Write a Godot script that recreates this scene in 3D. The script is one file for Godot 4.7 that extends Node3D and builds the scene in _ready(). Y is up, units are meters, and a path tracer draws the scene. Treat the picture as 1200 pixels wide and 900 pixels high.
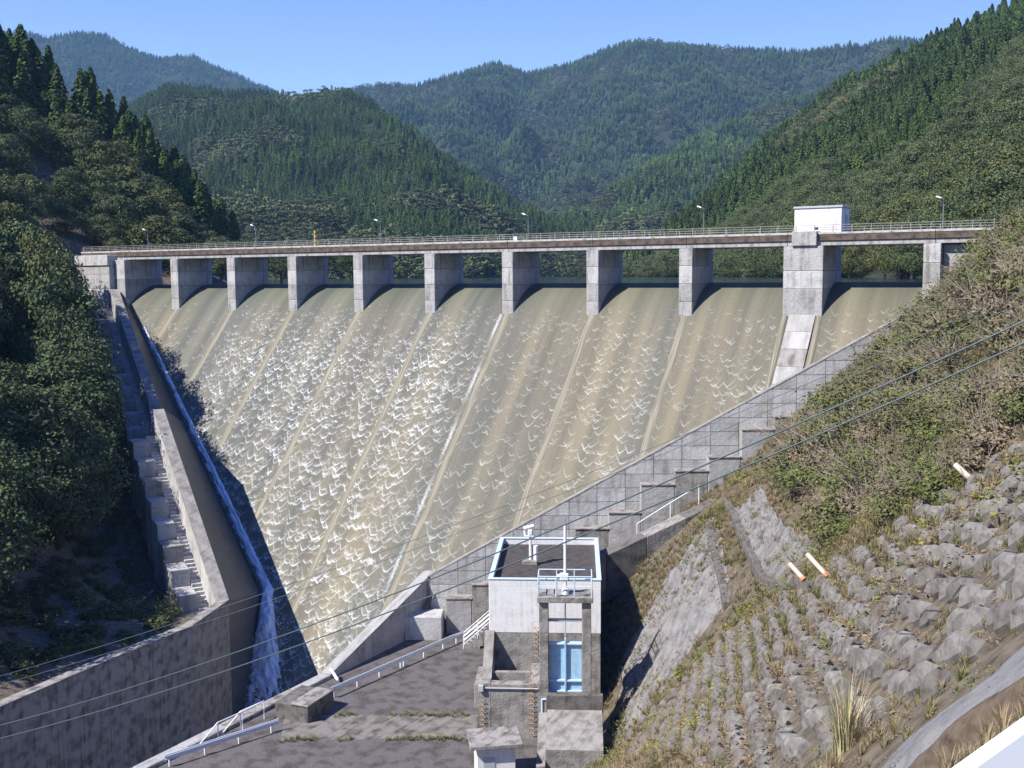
extends Node3D

# ------------------------------------------------------------------ mesh builder
class MB:
	var v := PackedVector3Array()
	var n := PackedVector3Array()
	var c := PackedColorArray()
	var uv := PackedVector2Array()
	var ix := PackedInt32Array()

	func tri(a: Vector3, b: Vector3, d: Vector3, col := Color.WHITE) -> void:
		var nn := (d - a).cross(b - a).normalized()
		v.append(a); v.append(b); v.append(d)
		n.append(nn); n.append(nn); n.append(nn)
		c.append(col); c.append(col); c.append(col)

	func quad(a: Vector3, b: Vector3, d: Vector3, e: Vector3, col := Color.WHITE) -> void:
		tri(a, b, d, col)
		tri(a, d, e, col)

	# box with chamfered edges; x spans lo..hi in the frame t
	func box(t: Transform3D, lo: Vector3, hi: Vector3, bev := 0.0, col := Color.WHITE) -> void:
		var h := (hi - lo) * 0.5
		var m := (hi + lo) * 0.5
		if bev <= 0.0:
			var p := []
			for i in 8:
				p.append(t * (m + Vector3(h.x * (1 if i & 1 else -1), h.y * (1 if i & 2 else -1), h.z * (1 if i & 4 else -1))))
			quad(p[0], p[2], p[3], p[1], col); quad(p[5], p[7], p[6], p[4], col)
			quad(p[4], p[6], p[2], p[0], col); quad(p[1], p[3], p[7], p[5], col)
			quad(p[2], p[6], p[7], p[3], col); quad(p[4], p[0], p[1], p[5], col)
			return
		bev = minf(bev, minf(h.x, minf(h.y, h.z)) * 0.9)
		var q := {}
		for sx in [-1, 1]:
			for sy in [-1, 1]:
				for sz in [-1, 1]:
					var s := Vector3(sx, sy, sz)
					for ax in 3:
						var o := Vector3(sx * (h.x - bev), sy * (h.y - bev), sz * (h.z - bev))
						o[ax] = s[ax] * h[ax]
						q[[sx, sy, sz, ax]] = t * (m + o)
		for ax in 3:
			var a1 := (ax + 1) % 3
			var a2 := (ax + 2) % 3
			for s in [-1, 1]:
				var k := []
				for w in [[-1, -1], [1, -1], [1, 1], [-1, 1]]:
					var key := [0, 0, 0, ax]
					key[ax] = s; key[a1] = w[0]; key[a2] = w[1]
					k.append(q[key])
				if s > 0:
					quad(k[0], k[3], k[2], k[1], col)
				else:
					quad(k[0], k[1], k[2], k[3], col)
			for w in [[-1, -1], [1, -1], [1, 1], [-1, 1]]:
				var e := []
				for s in [-1, 1]:
					var key := [0, 0, 0, a1]
					key[ax] = s; key[a1] = w[0]; key[a2] = w[1]
					var key2 := key.duplicate()
					key2[3] = a2
					e.append(q[key]); e.append(q[key2])
				quad(e[0], e[1], e[3], e[2], col)
		for sx in [-1, 1]:
			for sy in [-1, 1]:
				for sz in [-1, 1]:
					tri(q[[sx, sy, sz, 0]], q[[sx, sy, sz, 1]], q[[sx, sy, sz, 2]], col)

	func tube(pts: Array, radii: Array, sides := 6, col := Color.WHITE, cap := true) -> void:
		var rings := []
		for i in pts.size():
			var d: Vector3 = pts[mini(i + 1, pts.size() - 1)] - pts[maxi(i - 1, 0)]
			d = d.normalized()
			var up := Vector3.UP if absf(d.y) < 0.9 else Vector3.RIGHT
			var x := d.cross(up).normalized()
			var y := d.cross(x)
			var ring := []
			for k in sides:
				var a := TAU * k / sides
				ring.append(pts[i] + (x * cos(a) + y * sin(a)) * radii[i])
			rings.append(ring)
		for i in pts.size() - 1:
			for k in sides:
				var k2 := (k + 1) % sides
				quad(rings[i][k], rings[i][k2], rings[i + 1][k2], rings[i + 1][k], col)
		if cap:
			for k in range(1, sides - 1):
				tri(rings[0][0], rings[0][k], rings[0][k + 1], col)
				tri(rings[-1][0], rings[-1][k + 1], rings[-1][k], col)

	# polygon (x, y) in frame t, extruded along its z from z0 to z1
	func prism(t: Transform3D, poly: PackedVector2Array, z0: float, z1: float, col := Color.WHITE) -> void:
		var idx := Geometry2D.triangulate_polygon(poly)
		for k in range(0, idx.size(), 3):
			var a := poly[idx[k]]
			var b := poly[idx[k + 1]]
			var d := poly[idx[k + 2]]
			tri(t * Vector3(a.x, a.y, z1), t * Vector3(b.x, b.y, z1), t * Vector3(d.x, d.y, z1), col)
			tri(t * Vector3(a.x, a.y, z0), t * Vector3(d.x, d.y, z0), t * Vector3(b.x, b.y, z0), col)
		for k in poly.size():
			var a := poly[k]
			var b := poly[(k + 1) % poly.size()]
			quad(t * Vector3(a.x, a.y, z0), t * Vector3(b.x, b.y, z0), t * Vector3(b.x, b.y, z1), t * Vector3(a.x, a.y, z1), col)

	# smooth grid of rows x cols points
	func grid(p: Array, uvs := [], hole := []) -> void:
		var rows := p.size()
		var cols: int = p[0].size()
		var base := v.size()
		for i in rows:
			for j in cols:
				var du: Vector3 = p[i][mini(j + 1, cols - 1)] - p[i][maxi(j - 1, 0)]
				var dv: Vector3 = p[mini(i + 1, rows - 1)][j] - p[maxi(i - 1, 0)][j]
				var nn := dv.cross(du).normalized()
				if nn.y < 0:
					nn = -nn
				v.append(p[i][j]); n.append(nn); c.append(Color.WHITE)
				if uvs.size():
					uv.append(uvs[i][j])
		for i in rows - 1:
			for j in cols - 1:
				if hole.size() and hole[i][j] and hole[i + 1][j] and hole[i][j + 1] and hole[i + 1][j + 1]:
					continue
				var a := base + i * cols + j
				var gn := (v[a + cols + 1] - v[a]).cross(v[a + 1] - v[a]) + (v[a + cols] - v[a]).cross(v[a + cols + 1] - v[a])
				if gn.dot(n[a] + n[a + cols + 1]) >= 0.0:
					ix.append_array([a, a + 1, a + cols + 1, a, a + cols + 1, a + cols])
				else:
					ix.append_array([a, a + cols + 1, a + 1, a, a + cols, a + cols + 1])

	func mesh() -> ArrayMesh:
		var arr := []
		arr.resize(Mesh.ARRAY_MAX)
		arr[Mesh.ARRAY_VERTEX] = v
		arr[Mesh.ARRAY_NORMAL] = n
		arr[Mesh.ARRAY_COLOR] = c
		if uv.size() == v.size():
			arr[Mesh.ARRAY_TEX_UV] = uv
		if ix.size():
			arr[Mesh.ARRAY_INDEX] = ix
		var m := ArrayMesh.new()
		m.add_surface_from_arrays(Mesh.PRIMITIVE_TRIANGLES, arr)
		return m

# ------------------------------------------------------------------ scene helpers
var used := {}
var M := {}
var rng := RandomNumberGenerator.new()

func numbered(called: String) -> String:
	if not used.has(called):
		used[called] = 0
		return called
	used[called] += 1
	return "%s_%03d" % [called, used[called]]

func obj(called: String, mesh: Mesh, m: Material, parent: Node = self) -> MeshInstance3D:
	var o := MeshInstance3D.new()
	o.name = numbered(called) if parent == self else called
	o.mesh = mesh
	o.material_override = m
	parent.add_child(o, true)
	return o

func tag(o: Node, label: String, category: String, group := "") -> Node:
	o.set_meta("label", label)
	o.set_meta("category", category)
	if group:
		o.set_meta("group", group)
	return o

func thing(called: String, label: String, category: String, at := Vector3.ZERO, group := "") -> Node3D:
	var o := Node3D.new()
	o.name = numbered(called)
	add_child(o)
	o.position = at
	tag(o, label, category, group)
	return o

func structure(o: Node) -> Node:
	o.set_meta("kind", "structure")
	return o

func stuff(o: Node, label := "", category := "") -> Node:
	o.set_meta("kind", "stuff")
	if label:
		tag(o, label, category)
	return o

func lin(r: float, g: float, b: float) -> Color:
	return Color(r, g, b).linear_to_srgb()

func mat(r: float, g: float, b: float, rough := 0.9, spec := 0.5) -> StandardMaterial3D:
	var m := StandardMaterial3D.new()
	m.albedo_color = lin(r, g, b)
	m.roughness = rough
	m.metallic_specular = spec
	return m

func vmat(rough := 0.8, back := 0.0) -> StandardMaterial3D:
	var m := StandardMaterial3D.new()
	m.vertex_color_use_as_albedo = true
	m.roughness = rough
	m.metallic_specular = 0.3
	if back > 0:
		m.backlight_enabled = true
		m.backlight = Color(back, back, back * 0.6)
	return m

func noise(seed_: int, freq: float, oct := 4, type := FastNoiseLite.TYPE_SIMPLEX_SMOOTH) -> FastNoiseLite:
	var f := FastNoiseLite.new()
	f.seed = seed_
	f.frequency = freq
	f.noise_type = type
	f.fractal_octaves = oct
	return f

# tileable grey-brown mottling with runs down the faces, as a multiplier round 1
func stained(seed_: int, dark: Color, amount: float, runs: float, size := 512) -> ImageTexture:
	var a := noise(seed_, 0.012, 5).get_seamless_image(size, size)
	var fine := noise(seed_ + 7, 0.09, 3).get_seamless_image(size, size)
	var r := noise(seed_ + 3, 0.03, 4).get_seamless_image(size, 32)
	r.resize(size, size, Image.INTERPOLATE_CUBIC)
	var da := a.get_data()
	var df := fine.get_data()
	var dr := r.get_data()
	var out := PackedByteArray()
	out.resize(size * size * 3)
	for i in size * size:
		var k := clampf((da[i] / 255.0 - 0.42) * 2.2, 0.0, 1.0) * amount
		k += clampf((dr[i] / 255.0 - 0.5) * 3.0, 0.0, 1.0) * runs * clampf(da[i] / 160.0, 0.2, 1.0)
		k = clampf(k, 0.0, 1.0)
		var f := 0.86 + 0.14 * df[i] / 255.0
		out[i * 3] = int(255.0 * f * lerpf(1.0, dark.r, k))
		out[i * 3 + 1] = int(255.0 * f * lerpf(1.0, dark.g, k))
		out[i * 3 + 2] = int(255.0 * f * lerpf(1.0, dark.b, k))
	return ImageTexture.create_from_image(Image.create_from_data(size, size, false, Image.FORMAT_RGB8, out))

func wear(m: StandardMaterial3D, tex: Texture2D, metres: float, bump: Texture2D = null, bscale := 0.5) -> StandardMaterial3D:
	m.albedo_texture = tex
	m.uv1_triplanar = true
	m.uv1_world_triplanar = true
	m.uv1_scale = Vector3.ONE / metres
	if bump:
		m.normal_enabled = true
		m.normal_texture = bump
		m.normal_scale = bscale
	return m

func bump_tex(seed_: int, freq: float, strength: float, size := 512) -> NoiseTexture2D:
	var t := NoiseTexture2D.new()
	t.width = size
	t.height = size
	t.seamless = true
	t.as_normal_map = true
	t.bump_strength = strength
	t.noise = noise(seed_, freq, 5)
	return t

# ------------------------------------------------------------------ the dam's shape
const CAM := Vector3(129.8, 1.19, 118.0)
const WD := Vector3(0.8743, 0, -0.4855)      # right training wall: along, uphill
const WN := Vector3(0.4855, 0, 0.8743)       # ... and its outer side
const W0 := Vector3(65.15, 0, 24.43)
const LA := Vector3(-11.5, -0.7, 0.5)        # left training wall, inner top edge
const LU := Vector3(17.97, -15.1, 19.35)      # end of its low upper length
const LV := Vector3(27.1, -15.0, 26.6)       # start of its tall lower length
const LB := Vector3(51.6, -31.6, 41.0)
const LOUT := Vector3(-0.539, 0, 0.842)

func face_y(z: float) -> float:
	if z < 0.0:
		return -0.0853 * (z + 6.7) * (z + 6.7) if z > -6.7 else -0.02 * (z + 6.7) * (z + 6.7)
	return -3.83 - 1.16 * z

func left_x(z: float) -> float:
	return -9.0 + 1.91 * clampf(z, 0.0, 27.0) + 0.75 * maxf(z - 27.0, 0.0)

func right_x(z: float) -> float:
	return minf(112.6, maxf(65.0, 112.4 - (z + 1.0) * 1.86))

# ------------------------------------------------------------------ ground from scattered points
class Ground:
	var p := []
	var w := []
	func solve(pts: Array) -> void:
		p = pts
		var n := pts.size()
		var m := n + 3
		var a := []
		for i in m:
			var row := PackedFloat64Array()
			row.resize(m + 1)
			a.append(row)
		for i in n:
			for j in n:
				a[i][j] = Vector2(p[i].x - p[j].x, p[i].z - p[j].z).length()
			a[i][i] += 0.02
			a[i][n] = 1.0; a[i][n + 1] = p[i].x; a[i][n + 2] = p[i].z
			a[n][i] = 1.0; a[n + 1][i] = p[i].x; a[n + 2][i] = p[i].z
			a[i][m] = p[i].y
		for k in m:
			var best := k
			for i in range(k, m):
				if absf(a[i][k]) > absf(a[best][k]):
					best = i
			var t = a[k]; a[k] = a[best]; a[best] = t
			for i in m:
				if i != k:
					var f: float = a[i][k] / a[k][k]
					if f != 0.0:
						for j in range(k, m + 1):
							a[i][j] -= f * a[k][j]
		w = []
		for i in m:
			w.append(a[i][m] / a[i][i])
	func y(x: float, z: float) -> float:
		var n := p.size()
		var s: float = w[n] + w[n + 1] * x + w[n + 2] * z
		for i in n:
			var q: Vector3 = p[i]
			s += w[i] * sqrt((q.x - x) * (q.x - x) + (q.z - z) * (q.z - z))
		return s

var bank_r := Ground.new()
var bank_l := Ground.new()
var rough_n: FastNoiseLite

# line of the far river wall
func river_x(z: float) -> float:
	if z < 49.0:
		return lerpf(51.6, 54.9, (z - 41.0) / 8.0)
	return 54.9 + (z - 49.0) * 0.07

func ry(x: float, z: float) -> float:
	return bank_r.y(x, z) + rough_n.get_noise_2d(x * 3.0, z * 3.0) * 0.5

func ly(x: float, z: float) -> float:
	return bank_l.y(x, z) + rough_n.get_noise_2d(x * 1.5 + 90.0, z * 1.5) * 0.8

# ------------------------------------------------------------------ foliage
func leaf(mb: MB, p: Vector3, d: Vector3, size: float, col: Color, r: RandomNumberGenerator, slim := 0.55) -> void:
	var nn := (d + Vector3(r.randf_range(-1, 1), r.randf_range(-0.6, 1), r.randf_range(-1, 1)) * 0.75).normalized()
	var a := nn.cross(Vector3(r.randf_range(-1, 1), r.randf_range(-1, 1), r.randf_range(-1, 1))).normalized() * size
	var b := nn.cross(a) * slim
	mb.quad(p - a, p + b, p + a, p - b, col)

func mixc(a: Color, b: Color, r: RandomNumberGenerator) -> Color:
	var c := a.lerp(b, r.randf())
	var k := r.randf_range(0.75, 1.25)
	return Color(c.r * k, c.g * k, c.b * k)

# crown of unit height standing on y=0..1 (scaled by the caller)
func broad_crown(seed_: int, clumps: int, leaves: int, size: float, a: Color, b: Color, low := 0.25) -> ArrayMesh:
	var r := RandomNumberGenerator.new()
	r.seed = seed_
	var mb := MB.new()
	for k in clumps:
		var h := r.randf()
		var ang := k * 2.399 + r.randf_range(-0.5, 0.5)
		var wide := sin(pow(h, 0.75) * PI * 0.92 + 0.15) * 0.36 + 0.05
		var rad := r.randf_range(0.11, 0.21) * (1.15 - 0.4 * h)
		var rr := wide * sqrt(r.randf_range(0.25, 1.0))
		var ce := Vector3(cos(ang) * rr, low + h * (0.94 - low - rad * 0.5), sin(ang) * rr)
		var tone := r.randf_range(0.75, 1.2)
		for i in leaves:
			var d := Vector3(r.randfn(), r.randfn() * 0.8 + 0.25, r.randfn()).normalized()
			var p := ce + d * rad * pow(r.randf_range(0.15, 1.0), 0.4) * Vector3(1.08, 0.88, 1.08)
			var c := mixc(a, b, r)
			leaf(mb, p, d, size * r.randf_range(0.6, 1.3), Color(c.r * tone, c.g * tone, c.b * tone), r)
	return mb.mesh()

func conifer_crown(seed_: int, levels: int, per: int, bits: int, a: Color, b: Color, width := 0.19) -> ArrayMesh:
	var r := RandomNumberGenerator.new()
	r.seed = seed_
	var mb := MB.new()
	for l in levels:
		var h := (l + r.randf_range(-0.3, 0.3)) / levels
		var y := 0.13 + 0.87 * h
		var reach := width * (pow(1.0 - h, 0.72) + 0.06)
		for k in per:
			var ang := TAU * (k + r.randf_range(-0.4, 0.4)) / per + l * 0.9
			var d := Vector3(cos(ang), 0, sin(ang))
			var out := reach * r.randf_range(0.65, 1.15)
			var side := Vector3(-d.z, 0, d.x)
			if bits <= 1:
				var w := out * 0.62 + 0.012
				var tip := d * out + Vector3(0, y - 0.05 + r.randf_range(-0.02, 0.03), 0)
				var root := Vector3(0, y + 0.055, 0) + d * out * 0.15
				var c := mixc(a, b, r)
				mb.tri(root, tip + side * w + Vector3(0, -0.02, 0), tip + d * out * 0.12 + Vector3(0, 0.02, 0), c)
				mb.tri(root, tip + d * out * 0.12 + Vector3(0, 0.02, 0), tip - side * w + Vector3(0, -0.02, 0), c)
			else:
				for i in bits:
					var f := (i + r.randf()) / bits
					var p := Vector3(0, y + 0.03 - f * f * 0.05 + r.randf_range(-0.012, 0.012), 0) + d * out * (0.25 + 0.75 * f) + side * r.randf_range(-1, 1) * out * 0.3
					var c := mixc(a, b, r)
					leaf(mb, p, (d + Vector3.UP * 0.7).normalized(), 0.026 * r.randf_range(0.7, 1.3), c, r, 0.7)
	return mb.mesh()

func trunk_mesh(seed_: int, rad: float, top: float, limbs: int) -> ArrayMesh:
	var r := RandomNumberGenerator.new()
	r.seed = seed_
	var mb := MB.new()
	var bend := Vector3(r.randf_range(-0.03, 0.03), 0, r.randf_range(-0.03, 0.03))
	var spine := []
	var rads := []
	for i in 7:
		var f := i / 6.0
		spine.append(Vector3(0, -0.06 + f * (top + 0.06), 0) + bend * sin(f * 3.0))
		rads.append(rad * (1.0 - 0.75 * f) + 0.002)
	mb.tube(spine, rads, 7)
	for k in limbs:
		var f := r.randf_range(0.3, 0.85)
		var base: Vector3 = Vector3(0, f * top, 0) + bend * sin(f * 3.0)
		var ang := k * 2.4
		var d := Vector3(cos(ang), r.randf_range(0.5, 1.1), sin(ang)) * r.randf_range(0.14, 0.26)
		mb.tube([base, base + d * 0.5 + Vector3(0, -0.015, 0), base + d], [rad * 0.38, rad * 0.25, rad * 0.08], 5)
	return mb.mesh()

var kinds := {}

func tree(kind: String, at: Vector3, height: float, label: String, group: String, variant := -1, slim := 1.0) -> Node3D:
	var k: Dictionary = kinds[kind]
	var v: int = (rng.randi() if variant < 0 else variant) % k.crowns.size()
	var o := thing(k.name, label, k.category, at, group)
	o.rotation.y = rng.randf() * TAU
	var w := rng.randf_range(0.85, 1.2) * float(k.wide) * slim
	o.scale = Vector3(height * w, height, height * w)
	obj("trunk", k.trunk, M.bark, o)
	obj("crown", k.crowns[v], k.mats[rng.randi() % k.mats.size()], o)
	return o

func tinted(base: StandardMaterial3D, t: Color) -> StandardMaterial3D:
	var m := base.duplicate() as StandardMaterial3D
	m.albedo_color = t.linear_to_srgb()
	return m

func spread(called: String, label: String, category: String, mesh: Mesh, m: Material, places: Array, tints: Array) -> void:
	if places.is_empty():
		return
	var mm := MultiMesh.new()
	mm.transform_format = MultiMesh.TRANSFORM_3D
	mm.use_colors = true
	mm.mesh = mesh
	mm.instance_count = places.size()
	for i in places.size():
		mm.set_instance_transform(i, places[i])
		mm.set_instance_color(i, tints[i])
	var o := MultiMeshInstance3D.new()
	o.name = numbered(called)
	o.multimesh = mm
	o.material_override = m
	add_child(o)
	stuff(o, label, category)

# ------------------------------------------------------------------ hills
func along(line: Array, f: float) -> Vector3:
	var total := 0.0
	for i in line.size() - 1:
		total += line[i].distance_to(line[i + 1])
	var want := clampf(f, 0.0, 1.0) * total
	for i in line.size() - 1:
		var d: float = line[i].distance_to(line[i + 1])
		if want <= d or i == line.size() - 2:
			return line[i].lerp(line[i + 1], clampf(want / d, 0.0, 1.0))
		want -= d
	return line[-1]

func hill(ridge: Array, foot: Array, ns: int, nt: int, amp: float, freq: float, seed_: int, sink: float, bulge := 1.0) -> Array:
	var nz := noise(seed_, freq, 4)
	var rows := []
	var backs := []
	for i in ns + 1:
		var f := float(i) / ns
		var a := along(foot, f)
		var b := along(ridge, f)
		b.y -= sink
		a.y = minf(a.y, 30.0) - 3.0
		var row := []
		for j in nt + 1:
			var t := float(j) / nt
			var p := a.lerp(b, t)
			p.y = lerpf(a.y, b.y, pow(t, bulge))
			var k := sin(PI * minf(t, 0.97)) 
			p.y += amp * k * (nz.get_noise_2d(p.x, p.z) - 0.55 * absf(nz.get_noise_2d(p.x * 0.7 + 500.0, p.z * 0.7)) * 2.0 + 0.2)
			row.append(p)
		# the far side of the ridge
		var away := (b - a) * Vector3(1, 0, 1)
		for t in [0.15, 0.4, 0.8]:
			row.append(b + away * t - Vector3(0, (b.y + 5.0) * t * 0.9, 0))
		rows.append(row)
	var mb := MB.new()
	mb.grid(rows)
	structure(obj("hill", mb.mesh(), M.forest_floor))
	return rows

# jittered places on the front of a hill
func wooded(rows: Array, nt: int, spacing: float, seed_: int, h0: float, h1: float, leafy: float, leafy_foot: float, out_c: Array, out_ct: Array, out_b: Array, out_bt: Array, keep_near: Array, near: float) -> void:
	var r := RandomNumberGenerator.new()
	r.seed = seed_
	var nz := noise(seed_ + 5, 0.0055, 3)
	var tone_n := noise(seed_ + 9, 0.012, 3)
	for i in rows.size() - 1:
		for j in nt + 1:
			var a: Vector3 = rows[i][j]
			var b: Vector3 = rows[i + 1][j]
			var c: Vector3 = rows[i][j + 1]
			var d: Vector3 = rows[i + 1][j + 1]
			var area := (b - a).cross(c - a).length() 
			var want := area / (spacing * spacing)
			var count := int(want) + (1 if r.randf() < want - int(want) else 0)
			for k in count:
				var f := r.randf()
				var g := r.randf()
				var p := a.lerp(b, f).lerp(c.lerp(d, f), g)
				var t := (j + g) / nt
				var nv := nz.get_noise_2d(p.x, p.z) + r.randf_range(-0.06, 0.06) 
				var is_leafy := nv > leafy - leafy_foot * clampf(0.45 - t, 0.0, 0.45) / 0.45
				var h := r.randf_range(h0, h1) * (1.0 + tone_n.get_noise_2d(p.x + 300.0, p.z) * 0.3)
				var k2 := r.randf_range(0.6, 1.4) * (1.0 + tone_n.get_noise_2d(p.x, p.z) * 0.7)
				p.y -= 0.4
				if is_leafy and r.randf() < 0.55:
					continue
				if (p - CAM).length() < near:
					keep_near.append([p, h, is_leafy])
					continue
				var w := h * r.randf_range(0.85, 1.25)
				if is_leafy:
					h *= 0.95
					w *= 1.12
				var x := Transform3D(Basis(Vector3.UP, r.randf() * TAU).scaled(Vector3(w, h, w)), p)
				if is_leafy:
					var warm := clampf(r.randfn(0.25, 0.3), 0.0, 1.0)
					out_b.append(x)
					out_bt.append(Color(k2 * lerpf(0.95, 1.35, warm), k2 * lerpf(0.98, 1.08, warm), k2 * lerpf(1.05, 1.0, warm)))
				else:
					out_c.append(x)
					out_ct.append(Color(k2, k2 * r.randf_range(0.95, 1.05), k2))

func _ready() -> void:
	rng.seed = 20
	rough_n = noise(11, 0.05, 4)
	lights()
	materials()
	water_textures()
	the_dam()
	water()
	right_wall()
	left_wall()
	bridge()
	grounds()
	far_hills()
	apron()
	gatehouse()
	left_wood()
	right_bank()
	cables()

# ------------------------------------------------------------------ camera, sky, sun
func lights() -> void:
	var cam := Camera3D.new()
	cam.name = "camera"
	cam.rotation_order = EULER_ORDER_YXZ
	cam.rotation = Vector3(-0.1018, 0.5255, -0.008)
	cam.position = CAM
	cam.fov = 2.0 * rad_to_deg(atan(450.0 / 1250.0))
	cam.near = 0.1
	cam.far = 9000.0
	add_child(cam)
	var e := Environment.new()
	e.background_mode = Environment.BG_SKY
	var sky := ProceduralSkyMaterial.new()
	sky.sky_top_color = Color(0.10, 0.27, 0.60)
	sky.sky_horizon_color = Color(0.73, 0.86, 1.0)
	sky.sky_curve = 0.12
	sky.ground_bottom_color = Color(0.2, 0.24, 0.2)
	sky.ground_horizon_color = Color(0.5, 0.6, 0.65)
	sky.sun_angle_max = 12.0
	sky.sky_energy_multiplier = 1.12
	e.sky = Sky.new()
	e.sky.sky_material = sky
	e.tonemap_mode = Environment.TONE_MAPPER_LINEAR
	e.tonemap_exposure = 1.75
	e.fog_enabled = true
	e.fog_density = 0.00010
	e.fog_light_color = Color(0.62, 0.82, 1.0)
	e.sdfgi_enabled = true
	e.ssao_enabled = true
	e.ssil_enabled = true
	var we := WorldEnvironment.new()
	we.name = "surroundings"
	we.environment = e
	add_child(we)
	var sun := DirectionalLight3D.new()
	sun.name = "sun"
	sun.light_energy = 1.6
	sun.light_color = Color(1.0, 0.98, 0.945)
	sun.light_angular_distance = 0.5
	sun.shadow_enabled = true
	add_child(sun)
	sun.look_at_from_position(Vector3(-47.0, 100, 78.0), Vector3.ZERO)

# ------------------------------------------------------------------ materials
func materials() -> void:
	var t_conc := stained(1, Color(0.5, 0.48, 0.45), 0.22, 0.4)
	var t_old := stained(21, Color(0.3, 0.27, 0.24), 0.4, 0.35)
	var t_soil := stained(31, Color(0.55, 0.5, 0.42), 1.0, 0.0)
	var t_tar := stained(41, Color(0.72, 0.7, 0.66), 0.9, 0.0)
	var b_conc := bump_tex(3, 0.06, 3.0)
	var b_rock := bump_tex(4, 0.02, 8.0)
	M.concrete = wear(mat(0.47, 0.462, 0.45), t_conc, 13.0, b_conc, 0.4)
	M.concrete_b = wear(mat(0.42, 0.413, 0.402), t_conc, 17.0, b_conc, 0.4)
	M.concrete_c = wear(mat(0.56, 0.55, 0.54), t_conc, 11.0, b_conc, 0.4)
	M.old_concrete = wear(mat(0.34, 0.32, 0.295), t_old, 9.0, b_conc, 0.6)
	M.dark_concrete = wear(mat(0.17, 0.16, 0.145), t_old, 8.0, b_conc, 0.6)
	M.wet_with_shade = wear(mat(0.10, 0.097, 0.09, 0.5), t_old, 9.0, b_conc, 0.4)  # damp concrete of the wall's inner sides, their shade darkened into the colour
	M.face = wear(mat(0.24, 0.22, 0.17, 0.5), t_old, 14.0)
	M.rust = wear(mat(0.15, 0.11, 0.085), t_old, 6.0)
	M.pale_kerb = wear(mat(0.55, 0.54, 0.52), t_conc, 9.0)
	M.asphalt = wear(mat(0.125, 0.113, 0.11), t_tar, 12.0, b_conc, 0.5)
	M.shotcrete = wear(mat(0.26, 0.25, 0.245), t_old, 7.0, b_rock, 1.2)
	M.block = wear(mat(0.255, 0.238, 0.218), t_old, 2.6, b_conc, 0.4)
	M.block_b = wear(mat(0.185, 0.168, 0.15), t_old, 3.1, b_conc, 0.4)
	M.soil = wear(mat(0.165, 0.135, 0.095), t_soil, 5.0, b_rock, 1.0)
	M.forest_floor = wear(mat(0.022, 0.032, 0.016), t_soil, 40.0)
	M.white_wall = wear(mat(0.86, 0.85, 0.83), stained(51, Color(0.7, 0.69, 0.66), 0.15, 0.3), 7.0)
	M.cement = wear(mat(0.24, 0.235, 0.23), t_conc, 3.0, b_conc, 0.8)
	M.moss = wear(mat(0.15, 0.11, 0.075), t_old, 1.7, b_rock, 0.8)
	M.white = mat(0.75, 0.77, 0.78, 0.5)
	M.rail = mat(0.66, 0.68, 0.70, 0.45)
	M.old_rail = mat(0.27, 0.26, 0.24, 0.6)
	M.steel = mat(0.42, 0.44, 0.46, 0.45)
	M.blue = wear(mat(0.42, 0.66, 0.85, 0.45), stained(61, Color(0.8, 0.82, 0.85), 0.5, 0.5), 4.0)
	M.blue_rail = mat(0.50, 0.62, 0.71, 0.45)
	M.roof = wear(mat(0.075, 0.065, 0.06, 0.85), t_tar, 6.0)
	M.post_grey = mat(0.16, 0.165, 0.17, 0.5)
	M.black = mat(0.02, 0.02, 0.022, 0.6)
	M.orange = mat(0.55, 0.27, 0.08, 0.6)
	M.clay = mat(0.55, 0.22, 0.12, 0.7)
	M.pipe = mat(0.55, 0.46, 0.38, 0.6)
	M.yellow = mat(0.50, 0.38, 0.06, 0.6)
	M.cable = mat(0.055, 0.085, 0.095, 0.6)
	M.glass_lamp = mat(0.8, 0.82, 0.84, 0.25)
	M.bark = mat(0.085, 0.065, 0.05)
	M.twig = mat(0.28, 0.23, 0.18)
	M.leafs = vmat(0.65, 0.12)
	M.needles = vmat(0.75, 0.04)
	M.grass = vmat(0.8, 0.15)
	M.lake = mat(0.012, 0.03, 0.04, 0.08, 0.6)
	var rip := bump_tex(8, 0.03, 4.0)
	M.lake.normal_enabled = true
	M.lake.normal_texture = rip
	M.lake.normal_scale = 0.25
	M.lake.uv1_triplanar = true
	M.lake.uv1_world_triplanar = true
	M.lake.uv1_scale = Vector3.ONE / 14.0
	M.foam = vmat(0.6)
	M.pool = mat(0.03, 0.05, 0.055, 0.12, 0.6)

# ------------------------------------------------------------------ dam
const PIERS := [0.0, 12.0, 24.0, 36.0, 48.0, 60.0, 72.0, 84.0]

func lifts(parent: Node3D, x0: float, x1: float, z0: float, z1: float, ys: Array) -> void:
	var ms := [M.concrete, M.concrete_b, M.concrete_c]
	for i in ys.size() - 1:
		var mb := MB.new()
		mb.box(Transform3D(), Vector3(x0, ys[i] + 0.012, z0), Vector3(x1, ys[i + 1] - 0.012, z1), 0.05)
		obj("concrete_lift", mb.mesh(), ms[(i + int(x0)) % 3], parent)
		var jt := MB.new()
		jt.box(Transform3D(), Vector3(x0 + 0.04, ys[i + 1] - 0.05, z0 + 0.04), Vector3(x1 - 0.04, ys[i + 1] + 0.05, z1 - 0.04))
		if i < ys.size() - 2:
			obj("joint", jt.mesh(), M.old_concrete, parent)

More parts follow.
